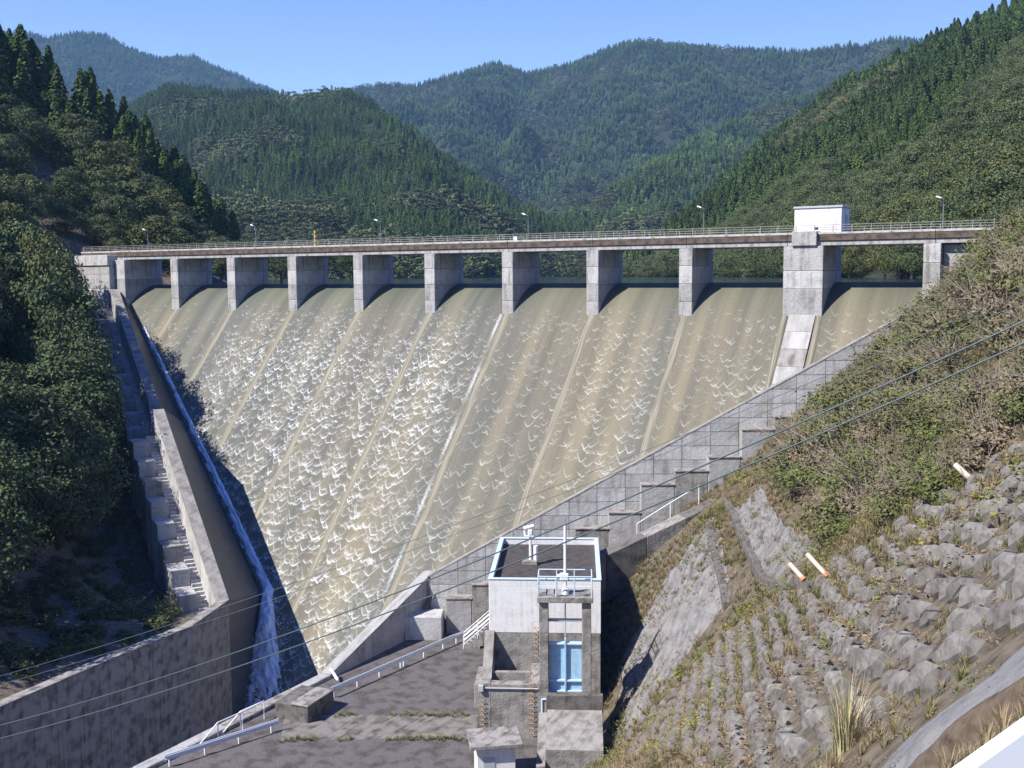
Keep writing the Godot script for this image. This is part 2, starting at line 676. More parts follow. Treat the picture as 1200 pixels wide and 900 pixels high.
func the_dam() -> void:
	var dam := thing("dam", "concrete gravity dam with a row of piers and water sliding down its face", "dam")
	# solid body under the water
	var mb := MB.new()
	var rows := []
	var zs := [-14.0, -12.0, -10.0, -8.5]
	for i in 28:
		zs.append(-6.7 + i * 0.25)
	zs.append_array([0.05, 1.0, 6.0, 12.0, 18.0, 24.0, 30.0, 37.5])
	for z in zs:
		var row := []
		for i in 25:
			row.append(Vector3(lerpf(-14.0 if z <= 0.0 else left_x(z) - 1.0, 114.0 if z <= 0.0 else right_x(z) + 0.3, i / 24.0), face_y(z) - 0.1, z))
		rows.append(row)
	mb.grid(rows)
	obj("spillway_face", mb.mesh(), M.face, dam)
	# piers
	var ys := [-6.5, -2.1, 0.0, 2.1, 4.1]
	for x in PIERS:
		var p := Node3D.new()
		p.name = "pier"
		dam.add_child(p, true)
		lifts(p, x, x + 1.62, -7.2, 0.0, ys)
	var wide := Node3D.new()
	wide.name = "pier"
	dam.add_child(wide, true)
	wide.set_meta("label", "wide pier carrying the white control house")
	lifts(wide, 96.25, 100.6, -8.5, 0.0, [-6.5, -3.7, -0.6, 1.4, 4.1])
	var up := MB.new()
	up.box(Transform3D(), Vector3(97.2, 4.11, -7.4), Vector3(99.9, 5.7, 0.25), 0.05)
	obj("pier_head", up.mesh(), M.concrete, wide)
	var last := Node3D.new()
	last.name = "pier"
	dam.add_child(last, true)
	lifts(last, 110.9, 112.6, -7.2, 0.0, ys)
	# dry strips running down the face below the piers
	for x in PIERS:
		strip(dam, x + 0.28, x + 1.34, 0.18, M.face_strip)
	strip(dam, 96.1, 97.0, 0.34, M.face_strip)
	strip(dam, 99.9, 100.8, 0.34, M.face_strip)
	for i in 5:
		# bare concrete ramp under the wide pier
		var z0 := 0.0 + i * 1.55
		var q := MB.new()
		var zz1 := z0 + 1.53
		var pts := []
		for z in [z0, zz1]:
			var row := []
			for x in [97.0, 98.2, 99.9]:
				var xx := minf(x, right_x(z) - 0.05)
				row.append(Vector3(xx, face_y(z) + 0.42, z))
			pts.append(row)
		q.grid(pts)
		obj("ramp_slab", q.mesh(), [M.concrete_b, M.concrete, M.old_concrete, M.concrete_b, M.concrete][i], dam)
	# left abutment block
	var ab := Node3D.new()
	ab.name = "abutment"
	dam.add_child(ab, true)
	lifts(ab, -20.5, -12.6, -7.5, 1.2, [-6.0, -3.0, -0.5, 1.8, 3.2])
	lifts(ab, -12.5, -10.2, -7.5, 0.2, [-8.0, -2.0, 1.0, 4.1])
	var lip := MB.new()
	lip.box(Transform3D(), Vector3(-20.7, 3.22, -7.0), Vector3(-12.7, 4.9, 1.4), 0.06)
	obj("abutment_cap", lip.mesh(), M.concrete_c, ab)
	var leg := MB.new()
	leg.box(Transform3D(), Vector3(-18.8, -14.0, -5.0), Vector3(-17.2, -6.02, 0.9), 0.05)
	obj("abutment_leg", leg.mesh(), M.old_concrete, ab)
	# right end block behind the trees
	var re := MB.new()
	re.box(Transform3D(), Vector3(112.65, -8.0, -9.0), Vector3(121.0, 4.0, -1.2), 0.06)
	obj("abutment", re.mesh(), M.concrete_b, dam)

func strip(dam: Node3D, x0: float, x1: float, h: float, m: Material) -> void:
	var rows := []
	var uvs := []
	for i in 61:
		var z := 0.05 + i * 0.62
		var a := x0 + 0.05 * sin(z * 0.9 + x0)
		var b := x1 + 0.05 * sin(z * 0.7 + x0 * 2.0)
		var lo := maxf(a, left_x(z) + 0.5)
		var hi := minf(b, right_x(z))
		if hi - lo < 0.1:
			break
		var y := face_y(z)
		rows.append([Vector3(lo, y - 0.1, z), Vector3(lo + 0.12, y + h, z), Vector3((lo + hi) * 0.5, y + h + 0.05, z), Vector3(hi - 0.12, y + h, z), Vector3(hi, y - 0.1, z)])
		var r := []
		for k in 5:
			r.append(Vector2(k / 4.0 * 0.6 + x0 * 0.13, z / 14.0))
		uvs.append(r)
	if rows.size() > 2:
		var mb := MB.new()
		mb.grid(rows, uvs)
		obj("divider_strip", mb.mesh(), m, dam)

# ------------------------------------------------------------------ water on the face
func water_textures() -> void:
	var W := 2048
	var H := 1024
	var r := RandomNumberGenerator.new()
	r.seed = 77
	var foam := PackedFloat32Array()
	foam.resize(W * H)
	# roll waves: chains of scalloped fronts that trail off upstream
	var dens := noise(91, 0.0032, 2)
	var row_y := 112.0
	var shift := 0.0
	while row_y < H - 8.0:
		var grow := clampf((row_y - 90.0) / 420.0, 0.12, 1.0)
		var pitch := lerpf(8.0, 19.0, grow)
		shift = pitch * 0.5 - shift
		var lx := shift
		while lx < W:
			var cx := lx + r.randf_range(-0.45, 0.45) * pitch
			var cy := row_y + r.randf_range(-0.5, 0.5) * pitch
			lx += pitch * r.randf_range(0.75, 1.15)
			var xm := cx / 16.0 - 12.0
			var side := 1.0 - clampf((xm - 54.0) / 16.0, 0.0, 0.5)
			side *= clampf((xm + 2.0) / 26.0, 0.5, 1.0)
			var d := clampf(clampf((row_y - 95.0) / 170.0, 0.0, 1.0) * side + dens.get_noise_2d(cx, cy * 0.5) * 0.35, 0.06, 1.0)
			if r.randf() > d * 0.95 + 0.08:
				continue
			var hw := pitch * r.randf_range(0.42, 0.85)
			var sag := hw * r.randf_range(0.5, 1.25)
			var lean := r.randf_range(-0.55, 0.55)
			var bright := r.randf_range(0.25, 0.92) * (0.22 + 0.78 * d)
			var bend := r.randf_range(0.8, 1.7)
			var soft := r.randf_range(0.18, 0.42) * d
			var fade0 := pitch * r.randf_range(0.35, 1.0)
			for ix in range(int(-hw), int(hw) + 1):
				var f := absf(ix / hw)
				var yy := cy + sag * (1.0 - pow(f, bend)) + lean * ix + r.randf_range(-0.5, 0.5)
				var px := posmod(int(cx) + ix, W)
				var edge := bright * (1.0 - 0.6 * f * f) * r.randf_range(0.7, 1.0)
				var fade := maxf(2.0, fade0 * r.randf_range(0.5, 1.0))
				var tk := 2 if sag < hw * 0.9 else 3
				for j in maxi(tk, int(fade)):
					var py := int(yy) - j
					if py < 0 or py >= H:
						continue
					var g := edge * (1.0 if j < tk else soft * (1.0 - j / fade))
					var at := py * W + px
					foam[at] = g + foam[at] * (1.0 - g)
		row_y += pitch * 0.95
	for k in 9000:
		var cx := r.randf() * W
		var cy := 112.0 + r.randf() * (H - 118.0)
		var xm := cx / 16.0 - 12.0            # metres along the dam
		var side := 0.92 - clampf((xm - 54.0) / 16.0, 0.0, 0.5)
		side *= clampf((xm + 2.0) / 26.0, 0.45, 1.0)
		var d := clampf((cy - 100.0) / 190.0, 0.0, 1.0) * side + dens.get_noise_2d(cx, cy * 0.5) * 0.22
		d = clampf(d, 0.08, 1.0)
		if r.randf() > d * 0.92 + 0.06:
			continue
		var grow := clampf((cy - 80.0) / 460.0, 0.15, 1.0)
		var bright := pow(r.randf_range(0.36, 0.9), 1.7) * (0.45 + 0.55 * d)
		var span := r.randf_range(7.0, 26.0) * (0.4 + 0.6 * grow)
		var soft := r.randf_range(0.2, 0.45) * d
		var fade0 := r.randf_range(3.0, 13.0) * (0.3 + 0.7 * grow)
		var yy := cy
		var slope := r.randf_range(-1.0, 1.0)
		var left := 0
		var down := r.randf() < 0.5
		var shine := 1.0
		for ix in int(span):
			if left <= 0:
				down = not down
				left = int(r.randf_range(2.0, 6.5) * (0.5 + 0.6 * grow))
				slope = r.randf_range(0.25, 1.3) * (1.0 if down else -1.0) + (cy - yy) * 0.05
				shine = r.randf_range(0.45, 1.0)
			left -= 1
			yy += slope
			var px := posmod(int(cx) + ix, W)
			var ends := minf(1.0, minf(ix, span - ix) / 4.0)
			var edge := bright * ends * shine * r.randf_range(0.75, 1.0)
			var fade := maxf(2.0, fade0 * r.randf_range(0.4, 1.0))
			var tk := 2 if absf(slope) < 1.0 else 3
			for j in maxi(tk, int(fade)):
				var py := int(yy) - j
				if py < 0 or py >= H:
					continue
				var g := edge * (1.0 if j < tk else soft * (1.0 - j / fade))
				var at := py * W + px
				foam[at] = g + foam[at] * (1.0 - g)
	# bright run beside one of the dry strips
	for y in range(130, H):
		var c := (59.6 + 12.0) * 16.0 + r.randf_range(-1.5, 1.5)
		for q in 11:
			var at := y * W + int(c) + q
			foam[at] = maxf(foam[at], r.randf_range(0.2, 0.9) * sin(q / 10.0 * PI) * (0.55 + 0.45 * sin(y * 0.05)))
	# streaks along the flow
	var sn := noise(5, 0.018, 4)
	var sn2 := noise(6, 0.004, 3)
	var grain := noise(15, 0.25, 2).get_seamless_image(256, 256).get_data()
	var out := PackedByteArray()
	out.resize(W * H * 3)
	var bumpb := PackedByteArray()
	bumpb.resize(W * H)
	var bandh := 16
	var st := PackedFloat32Array()
	st.resize(W)
	var st2 := PackedFloat32Array()
	st2.resize(W)
	for y in H:
		if y % bandh == 0:
			for x in W:
				st[x] = sn.get_noise_2d(x, y * 0.035)
				st2[x] = sn2.get_noise_2d(x * 1.0, y * 0.12)
		var top := clampf(1.0 - y / 150.0, 0.0, 1.0)
		for x in W:
			var at := y * W + x
			var s := st[x]
			var tan_ := clampf(0.28 + st2[x] * 0.8 + s * 0.55 + 0.4 * smoothstep(900.0, 1300.0, x), 0.0, 1.0)
			var k := 0.93 + 0.16 * s + (grain[(y & 255) * 256 + (x & 255)] / 255.0 - 0.5) * 0.16
			var cr := lerpf(0.405, 0.475, tan_) * k
			var cg := lerpf(0.407, 0.447, tan_) * k
			var cb := lerpf(0.382, 0.378, tan_) * k
			# greener film over the crest
			cr = lerpf(cr, cr * 0.80, top)
			cg = lerpf(cg, cg * 0.88, top)
			cb = lerpf(cb, cb * 0.86, top)
			var f := foam[at]
			cr = lerpf(cr, 0.89, minf(f, 1.0))
			cg = lerpf(cg, 0.915, minf(f, 1.0))
			cb = lerpf(cb, 0.93, minf(f, 1.0))
			out[at * 3] = int(clampf(cr, 0, 1) * 255.0)
			out[at * 3 + 1] = int(clampf(cg, 0, 1) * 255.0)
			out[at * 3 + 2] = int(clampf(cb, 0, 1) * 255.0)
			bumpb[at] = int(clampf(60.0 + 110.0 * f + 10.0 * s, 0.0, 255.0))
	var im := Image.create_from_data(W, H, false, Image.FORMAT_RGB8, out)
	var bm := Image.create_from_data(W, H, false, Image.FORMAT_L8, bumpb)
	bm.convert(Image.FORMAT_RGBA8)
	bm.bump_map_to_normal_map(2.0)
	var m := StandardMaterial3D.new()
	m.albedo_texture = ImageTexture.create_from_image(im)
	m.roughness = 0.7
	m.metallic_specular = 0.3
	m.normal_enabled = true
	m.normal_texture = ImageTexture.create_from_image(bm)
	m.normal_scale = 0.8
	M.spill = m
	# the dry strips: tan, streaked along the slope
	var sw := 128
	var sh := 512
	var so := PackedByteArray()
	so.resize(sw * sh * 3)
	var q := noise(19, 0.05, 4)
	for y in sh:
		for x in sw:
			var s := q.get_noise_2d(x * 2.2, y * 0.12)
			var k := 0.98 + 0.35 * s
			so[(y * sw + x) * 3] = int(clampf(0.465 * k, 0, 1) * 255.0)
			so[(y * sw + x) * 3 + 1] = int(clampf(0.442 * k, 0, 1) * 255.0)
			so[(y * sw + x) * 3 + 2] = int(clampf(0.375 * k, 0, 1) * 255.0)
	var ms := StandardMaterial3D.new()
	ms.albedo_texture = ImageTexture.create_from_image(Image.create_from_data(sw, sh, false, Image.FORMAT_RGB8, so))
	ms.roughness = 0.6
	M.face_strip = ms

func water() -> void:
	var edges := [-10.2] + PIERS + [96.25, 100.6, 112.0]
	var wn := noise(44, 0.35, 3)
	for b in edges.size() - 1:
		if b == 9:
			continue
		var narrow: float = 1.62 if b > 0 and b < 9 else 0.0
		var xa: float = edges[b] + narrow
		var xb: float = edges[b + 1]
		if b == 10:
			xa = 100.6
		var rows := []
		var uvs := []
		var arc := 0.0
		var z := -7.6
		var py := 0.0
		var pz := z
		while z < 37.0:
			var lx := xa
			var rx := xb
			if z > 0.0:
				lx = maxf(xa - (1.3 if narrow > 0.0 else 0.0), left_x(z))
				rx = minf(xb + (0.35 if b < 8 else 0.0), right_x(z))
			else:
				lx = maxf(xa, -10.2)
			var y := face_y(z)
			arc += Vector2(y - py, z - pz).length()
			py = y
			pz = z
			if rx - lx < 0.05:
				break
			var row := []
			var ur := []
			for i in 29:
				var x := lerpf(lx, rx, i / 28.0)
				var h := 0.09 + wn.get_noise_2d(x, arc * 0.8) * 0.012 * clampf((arc - 8.0) / 10.0, 0.0, 1.0)
				row.append(Vector3(x, y + h, z + h * 0.8))
				ur.append(Vector2((x + 12.0) / 128.0, arc / 70.0))
			rows.append(row)
			uvs.append(ur)
			z += 0.3
		if rows.size() > 1:
			var mb := MB.new()
			mb.grid(rows, uvs)
			structure(obj("spillway_water", mb.mesh(), M.spill))
	# reservoir
	var lake := MB.new()
	lake.quad(Vector3(-900, 0.02, -7.4), Vector3(300, 0.02, -7.4), Vector3(300, 0.02, -1200), Vector3(-900, 0.02, -1200))
	structure(obj("reservoir_water", lake.mesh(), M.lake))
	# pool and river between the walls
	var pool := MB.new()
	pool.quad(Vector3(40, -45.5, 28), Vector3(66, -45.5, 28), Vector3(66, -45.5, 130), Vector3(40, -45.5, 130))
	structure(obj("river_water", pool.mesh(), M.pool))
	# white run along the left wall's foot and its fall into the pool
	var r := RandomNumberGenerator.new()
	r.seed = 5
	var rows := []
	var bn := noise(33, 0.5, 3)
	for i in 190:
		var f := i / 189.0
		var z := lerpf(2.5, 36.3, f)
		var fallen := smoothstep(26.0, 36.0, z)
		var wide := 0.7 + 1.1 * clampf(z / 20.0, 0.0, 1.0) + 3.6 * fallen
		var x0 := left_x(z) + 0.25 - 1.2 * fallen
		var arch := 0.25 + 1.5 * sin(PI * smoothstep(26.0, 35.0, z))
		var row := []
		for j in 15:
			var g := j / 14.0
			var b := bn.get_noise_2d(g * wide * 3.0, z * 2.0) * (0.22 + 0.7 * fallen)
			row.append(Vector3(x0 + g * wide + bn.get_noise_2d(z * 2.0, j) * 0.2, face_y(z) - 0.15 + (arch + 0.35) * pow(sin(g * PI), 0.6) + b, z + b * 0.4))
		rows.append(row)
	var mb := MB.new()
	mb.grid(rows)
	for i in mb.c.size():
		var k := 0.85 + 0.2 * bn.get_noise_2d(mb.v[i].x * 4.0, mb.v[i].y * 2.0)
		mb.c[i] = Color(k, k * 1.01, k * 1.02)
	structure(obj("white_water", mb.mesh(), M.foam))
	# broken water: drops and shreds round the fall
	var sp := MB.new()
	for i in 1500:
		var f := r.randf()
		var z := lerpf(29.0, 38.5, f)
		var p := Vector3(left_x(z) + r.randfn(1.2, 1.4) + 0.5, maxf(face_y(z), -45.4) + absf(r.randfn(0.6, 1.0)), z + r.randfn() * 0.5)
		var k := r.randf_range(0.6, 0.85)
		leaf(sp, p, Vector3(0.5, 0.5, 0.7), r.randf_range(0.04, 0.12), Color(k, k, k * 1.02), r, 0.6)
	stuff(obj("splashing_water", sp.mesh(), M.foam), "white spray thrown up round the fall at the dam toe", "spray")

# ------------------------------------------------------------------ right training wall
func wall_pt(s: float, off: float, y: float) -> Vector3:
	var p := W0 + WD * s + WN * off
	return Vector3(p.x, y, p.z)

func wall_top(s: float) -> float:
	return -31.04 + 0.5532 * s

func right_wall() -> void:
	var wall := thing("training_wall", "sunlit grey concrete training wall stepping down beside the spillway", "wall")
	var frame := Transform3D(Basis(WD, Vector3.UP, WN), W0 + WN * 0.9)
	# core
	var core := MB.new()
	core.prism(frame, PackedVector2Array([Vector2(-0.3, -47), Vector2(56, -18), Vector2(56, wall_top(56) - 0.05), Vector2(-0.3, wall_top(-0.3) - 0.05)]), -0.9, -0.06)
	obj("wall_core", core.mesh(), M.old_concrete, wall)
	# coping
	var cp := MB.new()
	cp.prism(frame, PackedVector2Array([Vector2(-0.3, wall_top(-0.3) - 0.05), Vector2(56, wall_top(56) - 0.05), Vector2(56, wall_top(56) + 0.08), Vector2(-0.3, wall_top(-0.3) + 0.08)]), -0.93, 0.03)
	obj("coping", cp.mesh(), M.old_concrete, wall)
	# cast panels
	var ms := [M.concrete, M.concrete_c, M.concrete_c, M.concrete]
	var s := 0.0
	while s < 54.0:
		var s1 := minf(s + 3.0, 55.0)
		var y := -38.0
		while y < wall_top(s1):
			var y1 := y + 1.5
			if y1 > wall_top(s) - 11.5:
				var clip := PackedVector2Array([Vector2(s + 0.03, y + 0.03), Vector2(s1 - 0.03, y + 0.03), Vector2(s1 - 0.03, y1 - 0.03), Vector2(s + 0.03, y1 - 0.03)])
				var under := PackedVector2Array([Vector2(s - 1, -60), Vector2(s1 + 1, -60), Vector2(s1 + 1, wall_top(s1 + 1) - 0.06), Vector2(s - 1, wall_top(s - 1) - 0.06)])
				var got := Geometry2D.intersect_polygons(clip, under)
				if got.size() and got[0].size() > 2:
					var mb := MB.new()
					mb.prism(frame, got[0], -0.07, rng.randf_range(0.0, 0.02))
					obj("concrete_panel", mb.mesh(), ms[rng.randi() % 4], wall)
			y = y1
		s = s1
	# footing blocks that step down the bank
	var st := [[1.74, -33.24], [4.52, -31.74], [7.94, -29.6], [11.6, -27.7], [15.55, -25.7], [19.1, -24.0], [22.5, -21.0], [26.06, -19.55], [29.57, -18.1], [33.0, -15.2], [36.4, -13.85], [39.8, -12.24], [43.2, -9.56], [47.0, -7.4], [50.5, -5.0]]
	for i in st.size() - 1:
		var mb := MB.new()
		mb.box(frame, Vector3(st[i][0] + 0.03, st[i][1] - 7.5, 0.04), Vector3(st[i + 1][0], st[i][1], 1.35), 0.06)
		var fb := obj("footing_block", mb.mesh(), [M.concrete_b, M.old_concrete, M.concrete][i % 3], wall)
		var lid := MB.new()
		lid.box(frame, Vector3(st[i][0] + 0.0, st[i][1] + 0.002, 0.045), Vector3(st[i + 1][0] + 0.05, st[i][1] + 0.16, 1.45), 0.03)
		obj("ledge", lid.mesh(), M.old_concrete, fb)
	# free-standing footing by the corner
	var big := MB.new()
	big.box(frame, Vector3(-2.6, -41.0, 0.6), Vector3(1.5, -34.5, 3.4), 0.08)
	obj("footing_block", big.mesh(), M.concrete_c, wall)
	# the return that turns downstream along the river
	var ret := MB.new()
	var side := Transform3D(Basis(Vector3(0, 0, 1), Vector3(0, 1, 0), Vector3(-1, 0, 0)), Vector3(65.2, 0, 0))
	ret.prism(side, PackedVector2Array([Vector2(23.6, -47), Vector2(41.6, -47), Vector2(41.6, -36.6), Vector2(24.2, -31.0), Vector2(23.6, -31.0)]), 0.0, 1.2)
	obj("return_wall", ret.mesh(), M.concrete_b, wall)
	# low river wall beside the yard
	var low := thing("river_wall", "low concrete river wall edging the asphalt yard", "wall")
	var zz := 41.62
	while zz < 100.0:
		var mb := MB.new()
		mb.box(Transform3D(), Vector3(64.1, -47.0, zz), Vector3(65.25, -36.62 - 0.01 * fmod(zz, 3.0), zz + 4.47), 0.06)
		obj("wall_segment", mb.mesh(), [M.old_concrete, M.concrete_b][int(zz) % 2], low)
		zz += 4.5

# ------------------------------------------------------------------ left training wall
func left_wall() -> void:
	var wall := thing("training_wall", "half-shaded concrete training wall with block steps below the wooded bank", "wall")
	for part in [[LA, LU, 0.0, 10.0, 7, 9.0], [LU, Vector3(26.9, -19.6, 26.2), 10.0, 13.0, 3, 9.0], [LV, LB, 12.6, 27.0, 9, 12.0]]:
		var n: int = part[4]
		for i in n:
			var q := []
			var tops := []
			for f in [i / float(n), (i + 0.996) / float(n)]:
				var t: Vector3 = part[0].lerp(part[1], f)
				var o := t + LOUT * 1.2
				var z := lerpf(part[2], part[3], f)
				q.append([Vector3(left_x(z) + 0.3, face_y(z) - 0.6, z), t, o, o + Vector3(0, -part[5], 0) + LOUT * 0.3])
				tops.append(t)
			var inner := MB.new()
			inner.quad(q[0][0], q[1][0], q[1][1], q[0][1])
			obj("inner_face", inner.mesh(), M.wet_with_shade, wall)
			var mb := MB.new()
			for k in [1, 2]:
				mb.quad(q[0][k], q[1][k], q[1][k + 1], q[0][k + 1])
			if i == 0:
				mb.quad(q[0][0], q[0][1], q[0][2], q[0][3])
			if i == n - 1:
				mb.quad(q[1][0], q[1][1], q[1][2], q[1][3])
			obj("wall_section", mb.mesh(), [M.concrete, M.concrete_c, M.concrete][i % 3], wall)
			var cap := MB.new()
			var up := Vector3(0, 0.12, 0)
			var a: Vector3 = tops[0] - LOUT * 0.04
			var b: Vector3 = tops[1] - LOUT * 0.04
			cap.quad(a + up, b + up, b + up + LOUT * 1.3, a + up + LOUT * 1.3)
			cap.quad(a, b, b + up, a + up)
			cap.quad(a + LOUT * 1.3, a + up + LOUT * 1.3, b + up + LOUT * 1.3, b + LOUT * 1.3)
			obj("coping", cap.mesh(), M.old_concrete, wall)
	# end of the wall above the pool
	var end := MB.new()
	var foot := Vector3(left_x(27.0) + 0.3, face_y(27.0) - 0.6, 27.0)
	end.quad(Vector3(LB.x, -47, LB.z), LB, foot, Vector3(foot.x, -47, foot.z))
	obj("end_wall", end.mesh(), M.wet_with_shade, wall)
	# block steps with little stairs on the outer side
	for part in [[LA, LU, 10, 1.6], [LU, Vector3(26.9, -19.6, 26.2), 3, 1.6], [LV, LB, 9, 1.5]]:
		var flat: Vector3 = (part[1] - part[0]) * Vector3(1, 0, 1)
		var dir := flat.normalized()
		var step := flat.length() / float(part[2])
		var fall: float = (part[1].y - part[0].y) / flat.length()
		for i in part[2]:
			var p: Vector3 = part[0] + dir * step * i
			var frame := Transform3D(Basis(dir, Vector3.UP, LOUT), Vector3(p.x, 0, p.z))
			var y: float = part[0].y + fall * step * (i + 1) - part[3]
			var mb := MB.new()
			mb.box(frame, Vector3(0, y - 7.0, 2.35), Vector3(step - 0.02, y, 4.3), 0.06)
			var blk := obj("step_block", mb.mesh(), [M.concrete_b, M.concrete, M.old_concrete][i % 3], wall)
			var tr := Node3D.new()
			tr.name = "stair"
			blk.add_child(tr, true)
			for k in 6:
				var g := MB.new()
				var yy := y - k * (fall * -step) / 6.0 + 0.3
				g.box(frame, Vector3(step * k / 6.0 + 0.02, yy - 3.0, 1.3), Vector3(step * (k + 1) / 6.0 - 0.1, yy - 0.08, 2.3), 0.02)
				obj("tread", g.mesh(), M.concrete_c, tr)
	# river wall on the far side of the channel
	var ch := thing("river_wall", "tall dark river wall below the wooded bank", "wall")
	var line := [LB, Vector3(54.9, -31.4, 49.0), Vector3(55.4, -31.4, 59.0), Vector3(56.4, -31.4, 70.0), Vector3(57.6, -31.4, 85.0), Vector3(58.5, -31.4, 105.0)]
	for i in line.size() - 1:
		var a: Vector3 = line[i]
		var b: Vector3 = line[i + 1]
		var d := (b - a).normalized()
		var out := Vector3(-d.z, 0, d.x)
		if out.x > 0:
			out = -out
		var len_ := a.distance_to(b)
		var parts := maxi(1, int(len_ / 5.0))
		for k in parts:
			var mb := MB.new()
			var fr := Transform3D(Basis(d, Vector3.UP, out), a)
			var x0 := len_ * k / parts + 0.01
			var x1 := len_ * (k + 1) / parts - 0.01
			mb.box(fr, Vector3(x0, -16.0, 0.0), Vector3(x1, 0.0, 0.95), 0.05)
			obj("wall_segment", mb.mesh(), M.old_concrete, ch)
			var tp := MB.new()
			tp.box(fr, Vector3(x0, 0.003, -0.04), Vector3(x1, 0.14, 1.0), 0.03)
			obj("coping", tp.mesh(), M.old_concrete, ch)

# ------------------------------------------------------------------ bridge along the crest
func bridge() -> void:
	var br := thing("crest_bridge", "long low concrete road bridge carried on the dam's piers", "bridge")
	var xs := [-21.0, -10.2] + PIERS.map(func(x): return x + 0.8) + [96.6, 112.0, 117.5]
	for i in xs.size() - 1:
		var a: float = xs[i] + 0.02
		var b: float = xs[i + 1] - 0.02
		var mb := MB.new()
		mb.box(Transform3D(), Vector3(a, 4.11, -6.6), Vector3(b, 4.62, -0.35), 0.04)
		mb.box(Transform3D(), Vector3(a, 4.6, -6.4), Vector3(b, 4.85, -0.55))
		obj("girder", mb.mesh(), M.concrete, br)
		var rim := MB.new()
		rim.box(Transform3D(), Vector3(a, 4.63, -6.75), Vector3(b, 5.32, -0.2), 0.03)
		obj("edge_beam", rim.mesh(), M.rust, br)
		var kb := MB.new()
		kb.box(Transform3D(), Vector3(a, 5.322, -0.62), Vector3(b, 5.55, -0.16), 0.03)
		obj("kerb", kb.mesh(), M.pale_kerb, br)
		var kb2 := MB.new()
		kb2.box(Transform3D(), Vector3(a, 5.322, -6.8), Vector3(b, 5.55, -6.34), 0.03)
		obj("kerb", kb2.mesh(), M.pale_kerb, br)
		var deck := MB.new()
		deck.box(Transform3D(), Vector3(a, 5.322, -6.33), Vector3(b, 5.37, -0.63))
		obj("road_slab", deck.mesh(), M.asphalt, br)
	for side in [-0.38, -6.56]:
		var rl := thing("bridge_railing", "thin metal railing along the %s edge of the crest bridge" % ("downstream" if side > -1.0 else "reservoir"), "railing")
		var pm := MB.new()
		pm.box(Transform3D(), Vector3(-0.035, 5.5, -0.04), Vector3(0.035, 6.36, 0.04))
		var post := pm.mesh()
		for i in 70:
			var o := obj("post", post, M.old_rail, rl)
			o.position = Vector3(-20.5 + i * 2.0, 0, side)
		for y in [5.82, 6.08, 6.34]:
			var bar := MB.new()
			bar.box(Transform3D(), Vector3(-20.8, y - 0.026, side - 0.03), Vector3(117.6, y + 0.026, side + 0.03))
			obj("rail", bar.mesh(), M.old_rail, rl)
	# lamps
	for i in 6:
		var x: float = [-11.9, 12.15, 36.1, 60.4, 84.7, 111.8][i]
		var l := thing("street_lamp", "slim street lamp with a small white head on the crest bridge", "lamp", Vector3(x, 5.5, -6.3), "lamps along the crest bridge")
		var mb := MB.new()
		mb.tube([Vector3(0, -0.1, 0), Vector3(0, 3.3, 0), Vector3(0, 3.5, 0.1)], [0.075, 0.06, 0.05], 8)
		obj("pole", mb.mesh(), M.post_grey, l)
		var arm := MB.new()
		arm.tube([Vector3(0, 3.42, 0.05), Vector3(-0.25, 3.6, 0.3)], [0.04, 0.04], 6)
		obj("arm", arm.mesh(), M.steel, l)
		var hd := MB.new()
		hd.box(Transform3D(Basis(Vector3(0, 0, 1), -0.35), Vector3(-0.45, 3.66, 0.35)), Vector3(-0.32, -0.09, -0.14), Vector3(0.3, 0.09, 0.14), 0.06)
		obj("lamp_head", hd.mesh(), M.glass_lamp, l)
	# control house
	var h := thing("control_house", "small white flat-roofed control house on the bridge", "building", Vector3(96.95, 5.4, -5.3))
	var wl := MB.new()
	wl.box(Transform3D(), Vector3(0, 0, 0), Vector3(5.15, 2.85, 3.7), 0.03)
	obj("wall", wl.mesh(), M.white_wall, h)
	var rf := MB.new()
	rf.box(Transform3D(), Vector3(-0.12, 2.853, -0.12), Vector3(5.27, 3.08, 3.82), 0.03)
	obj("roof", rf.mesh(), M.steel, h)
	var vent := MB.new()
	vent.box(Transform3D(), Vector3(2.2, 0.5, 3.69), Vector3(2.65, 0.8, 3.76), 0.01)
	obj("vent", vent.mesh(), M.black, h)
	var vent2 := MB.new()
	vent2.box(Transform3D(), Vector3(1.2, 0.18, 3.69), Vector3(1.5, 0.42, 3.76), 0.01)
	obj("vent", vent2.mesh(), M.steel, h)
	var dr := MB.new()
	dr.box(Transform3D(), Vector3(5.14, 0.0, 1.1), Vector3(5.2, 2.1, 2.1), 0.01)
	obj("door", dr.mesh(), M.steel, h)
	var mast := thing("antenna_mast", "thin dark antenna mast behind the white control house", "mast", Vector3(101.3, 5.4, -6.2))
	var mm := MB.new()
	mm.tube([Vector3(0, 0, 0), Vector3(0, 6.2, 0)], [0.07, 0.03], 6)
	obj("pole", mm.mesh(), M.black, mast)
	var yb := MB.new()
	yb.box(Transform3D(), Vector3(-0.3, 4.8, -0.02), Vector3(0.3, 4.84, 0.02))
	obj("crossbar", yb.mesh(), M.black, mast)
	var wb := thing("junction_box", "small white box fixed to the bridge's downstream railing", "box", Vector3(61.9, 5.55, -0.32))
	var wbm := MB.new()
	wbm.box(Transform3D(), Vector3(-0.25, 0, -0.12), Vector3(0.25, 0.5, 0.12), 0.03)
	obj("case", wbm.mesh(), M.white, wb)
	var wbl := MB.new()
	wbl.box(Transform3D(), Vector3(-0.27, 0.502, -0.14), Vector3(0.27, 0.55, 0.14), 0.01)
	obj("lid", wbl.mesh(), M.steel, wb)
	var yp := thing("marker_post", "yellow marker post standing at the reservoir side of the bridge", "post", Vector3(24.1, 5.4, -6.15))
	var ypm := MB.new()
	ypm.box(Transform3D(), Vector3(-0.14, 0, -0.14), Vector3(0.14, 2.6, 0.14), 0.02)
	obj("post", ypm.mesh(), M.yellow, yp)
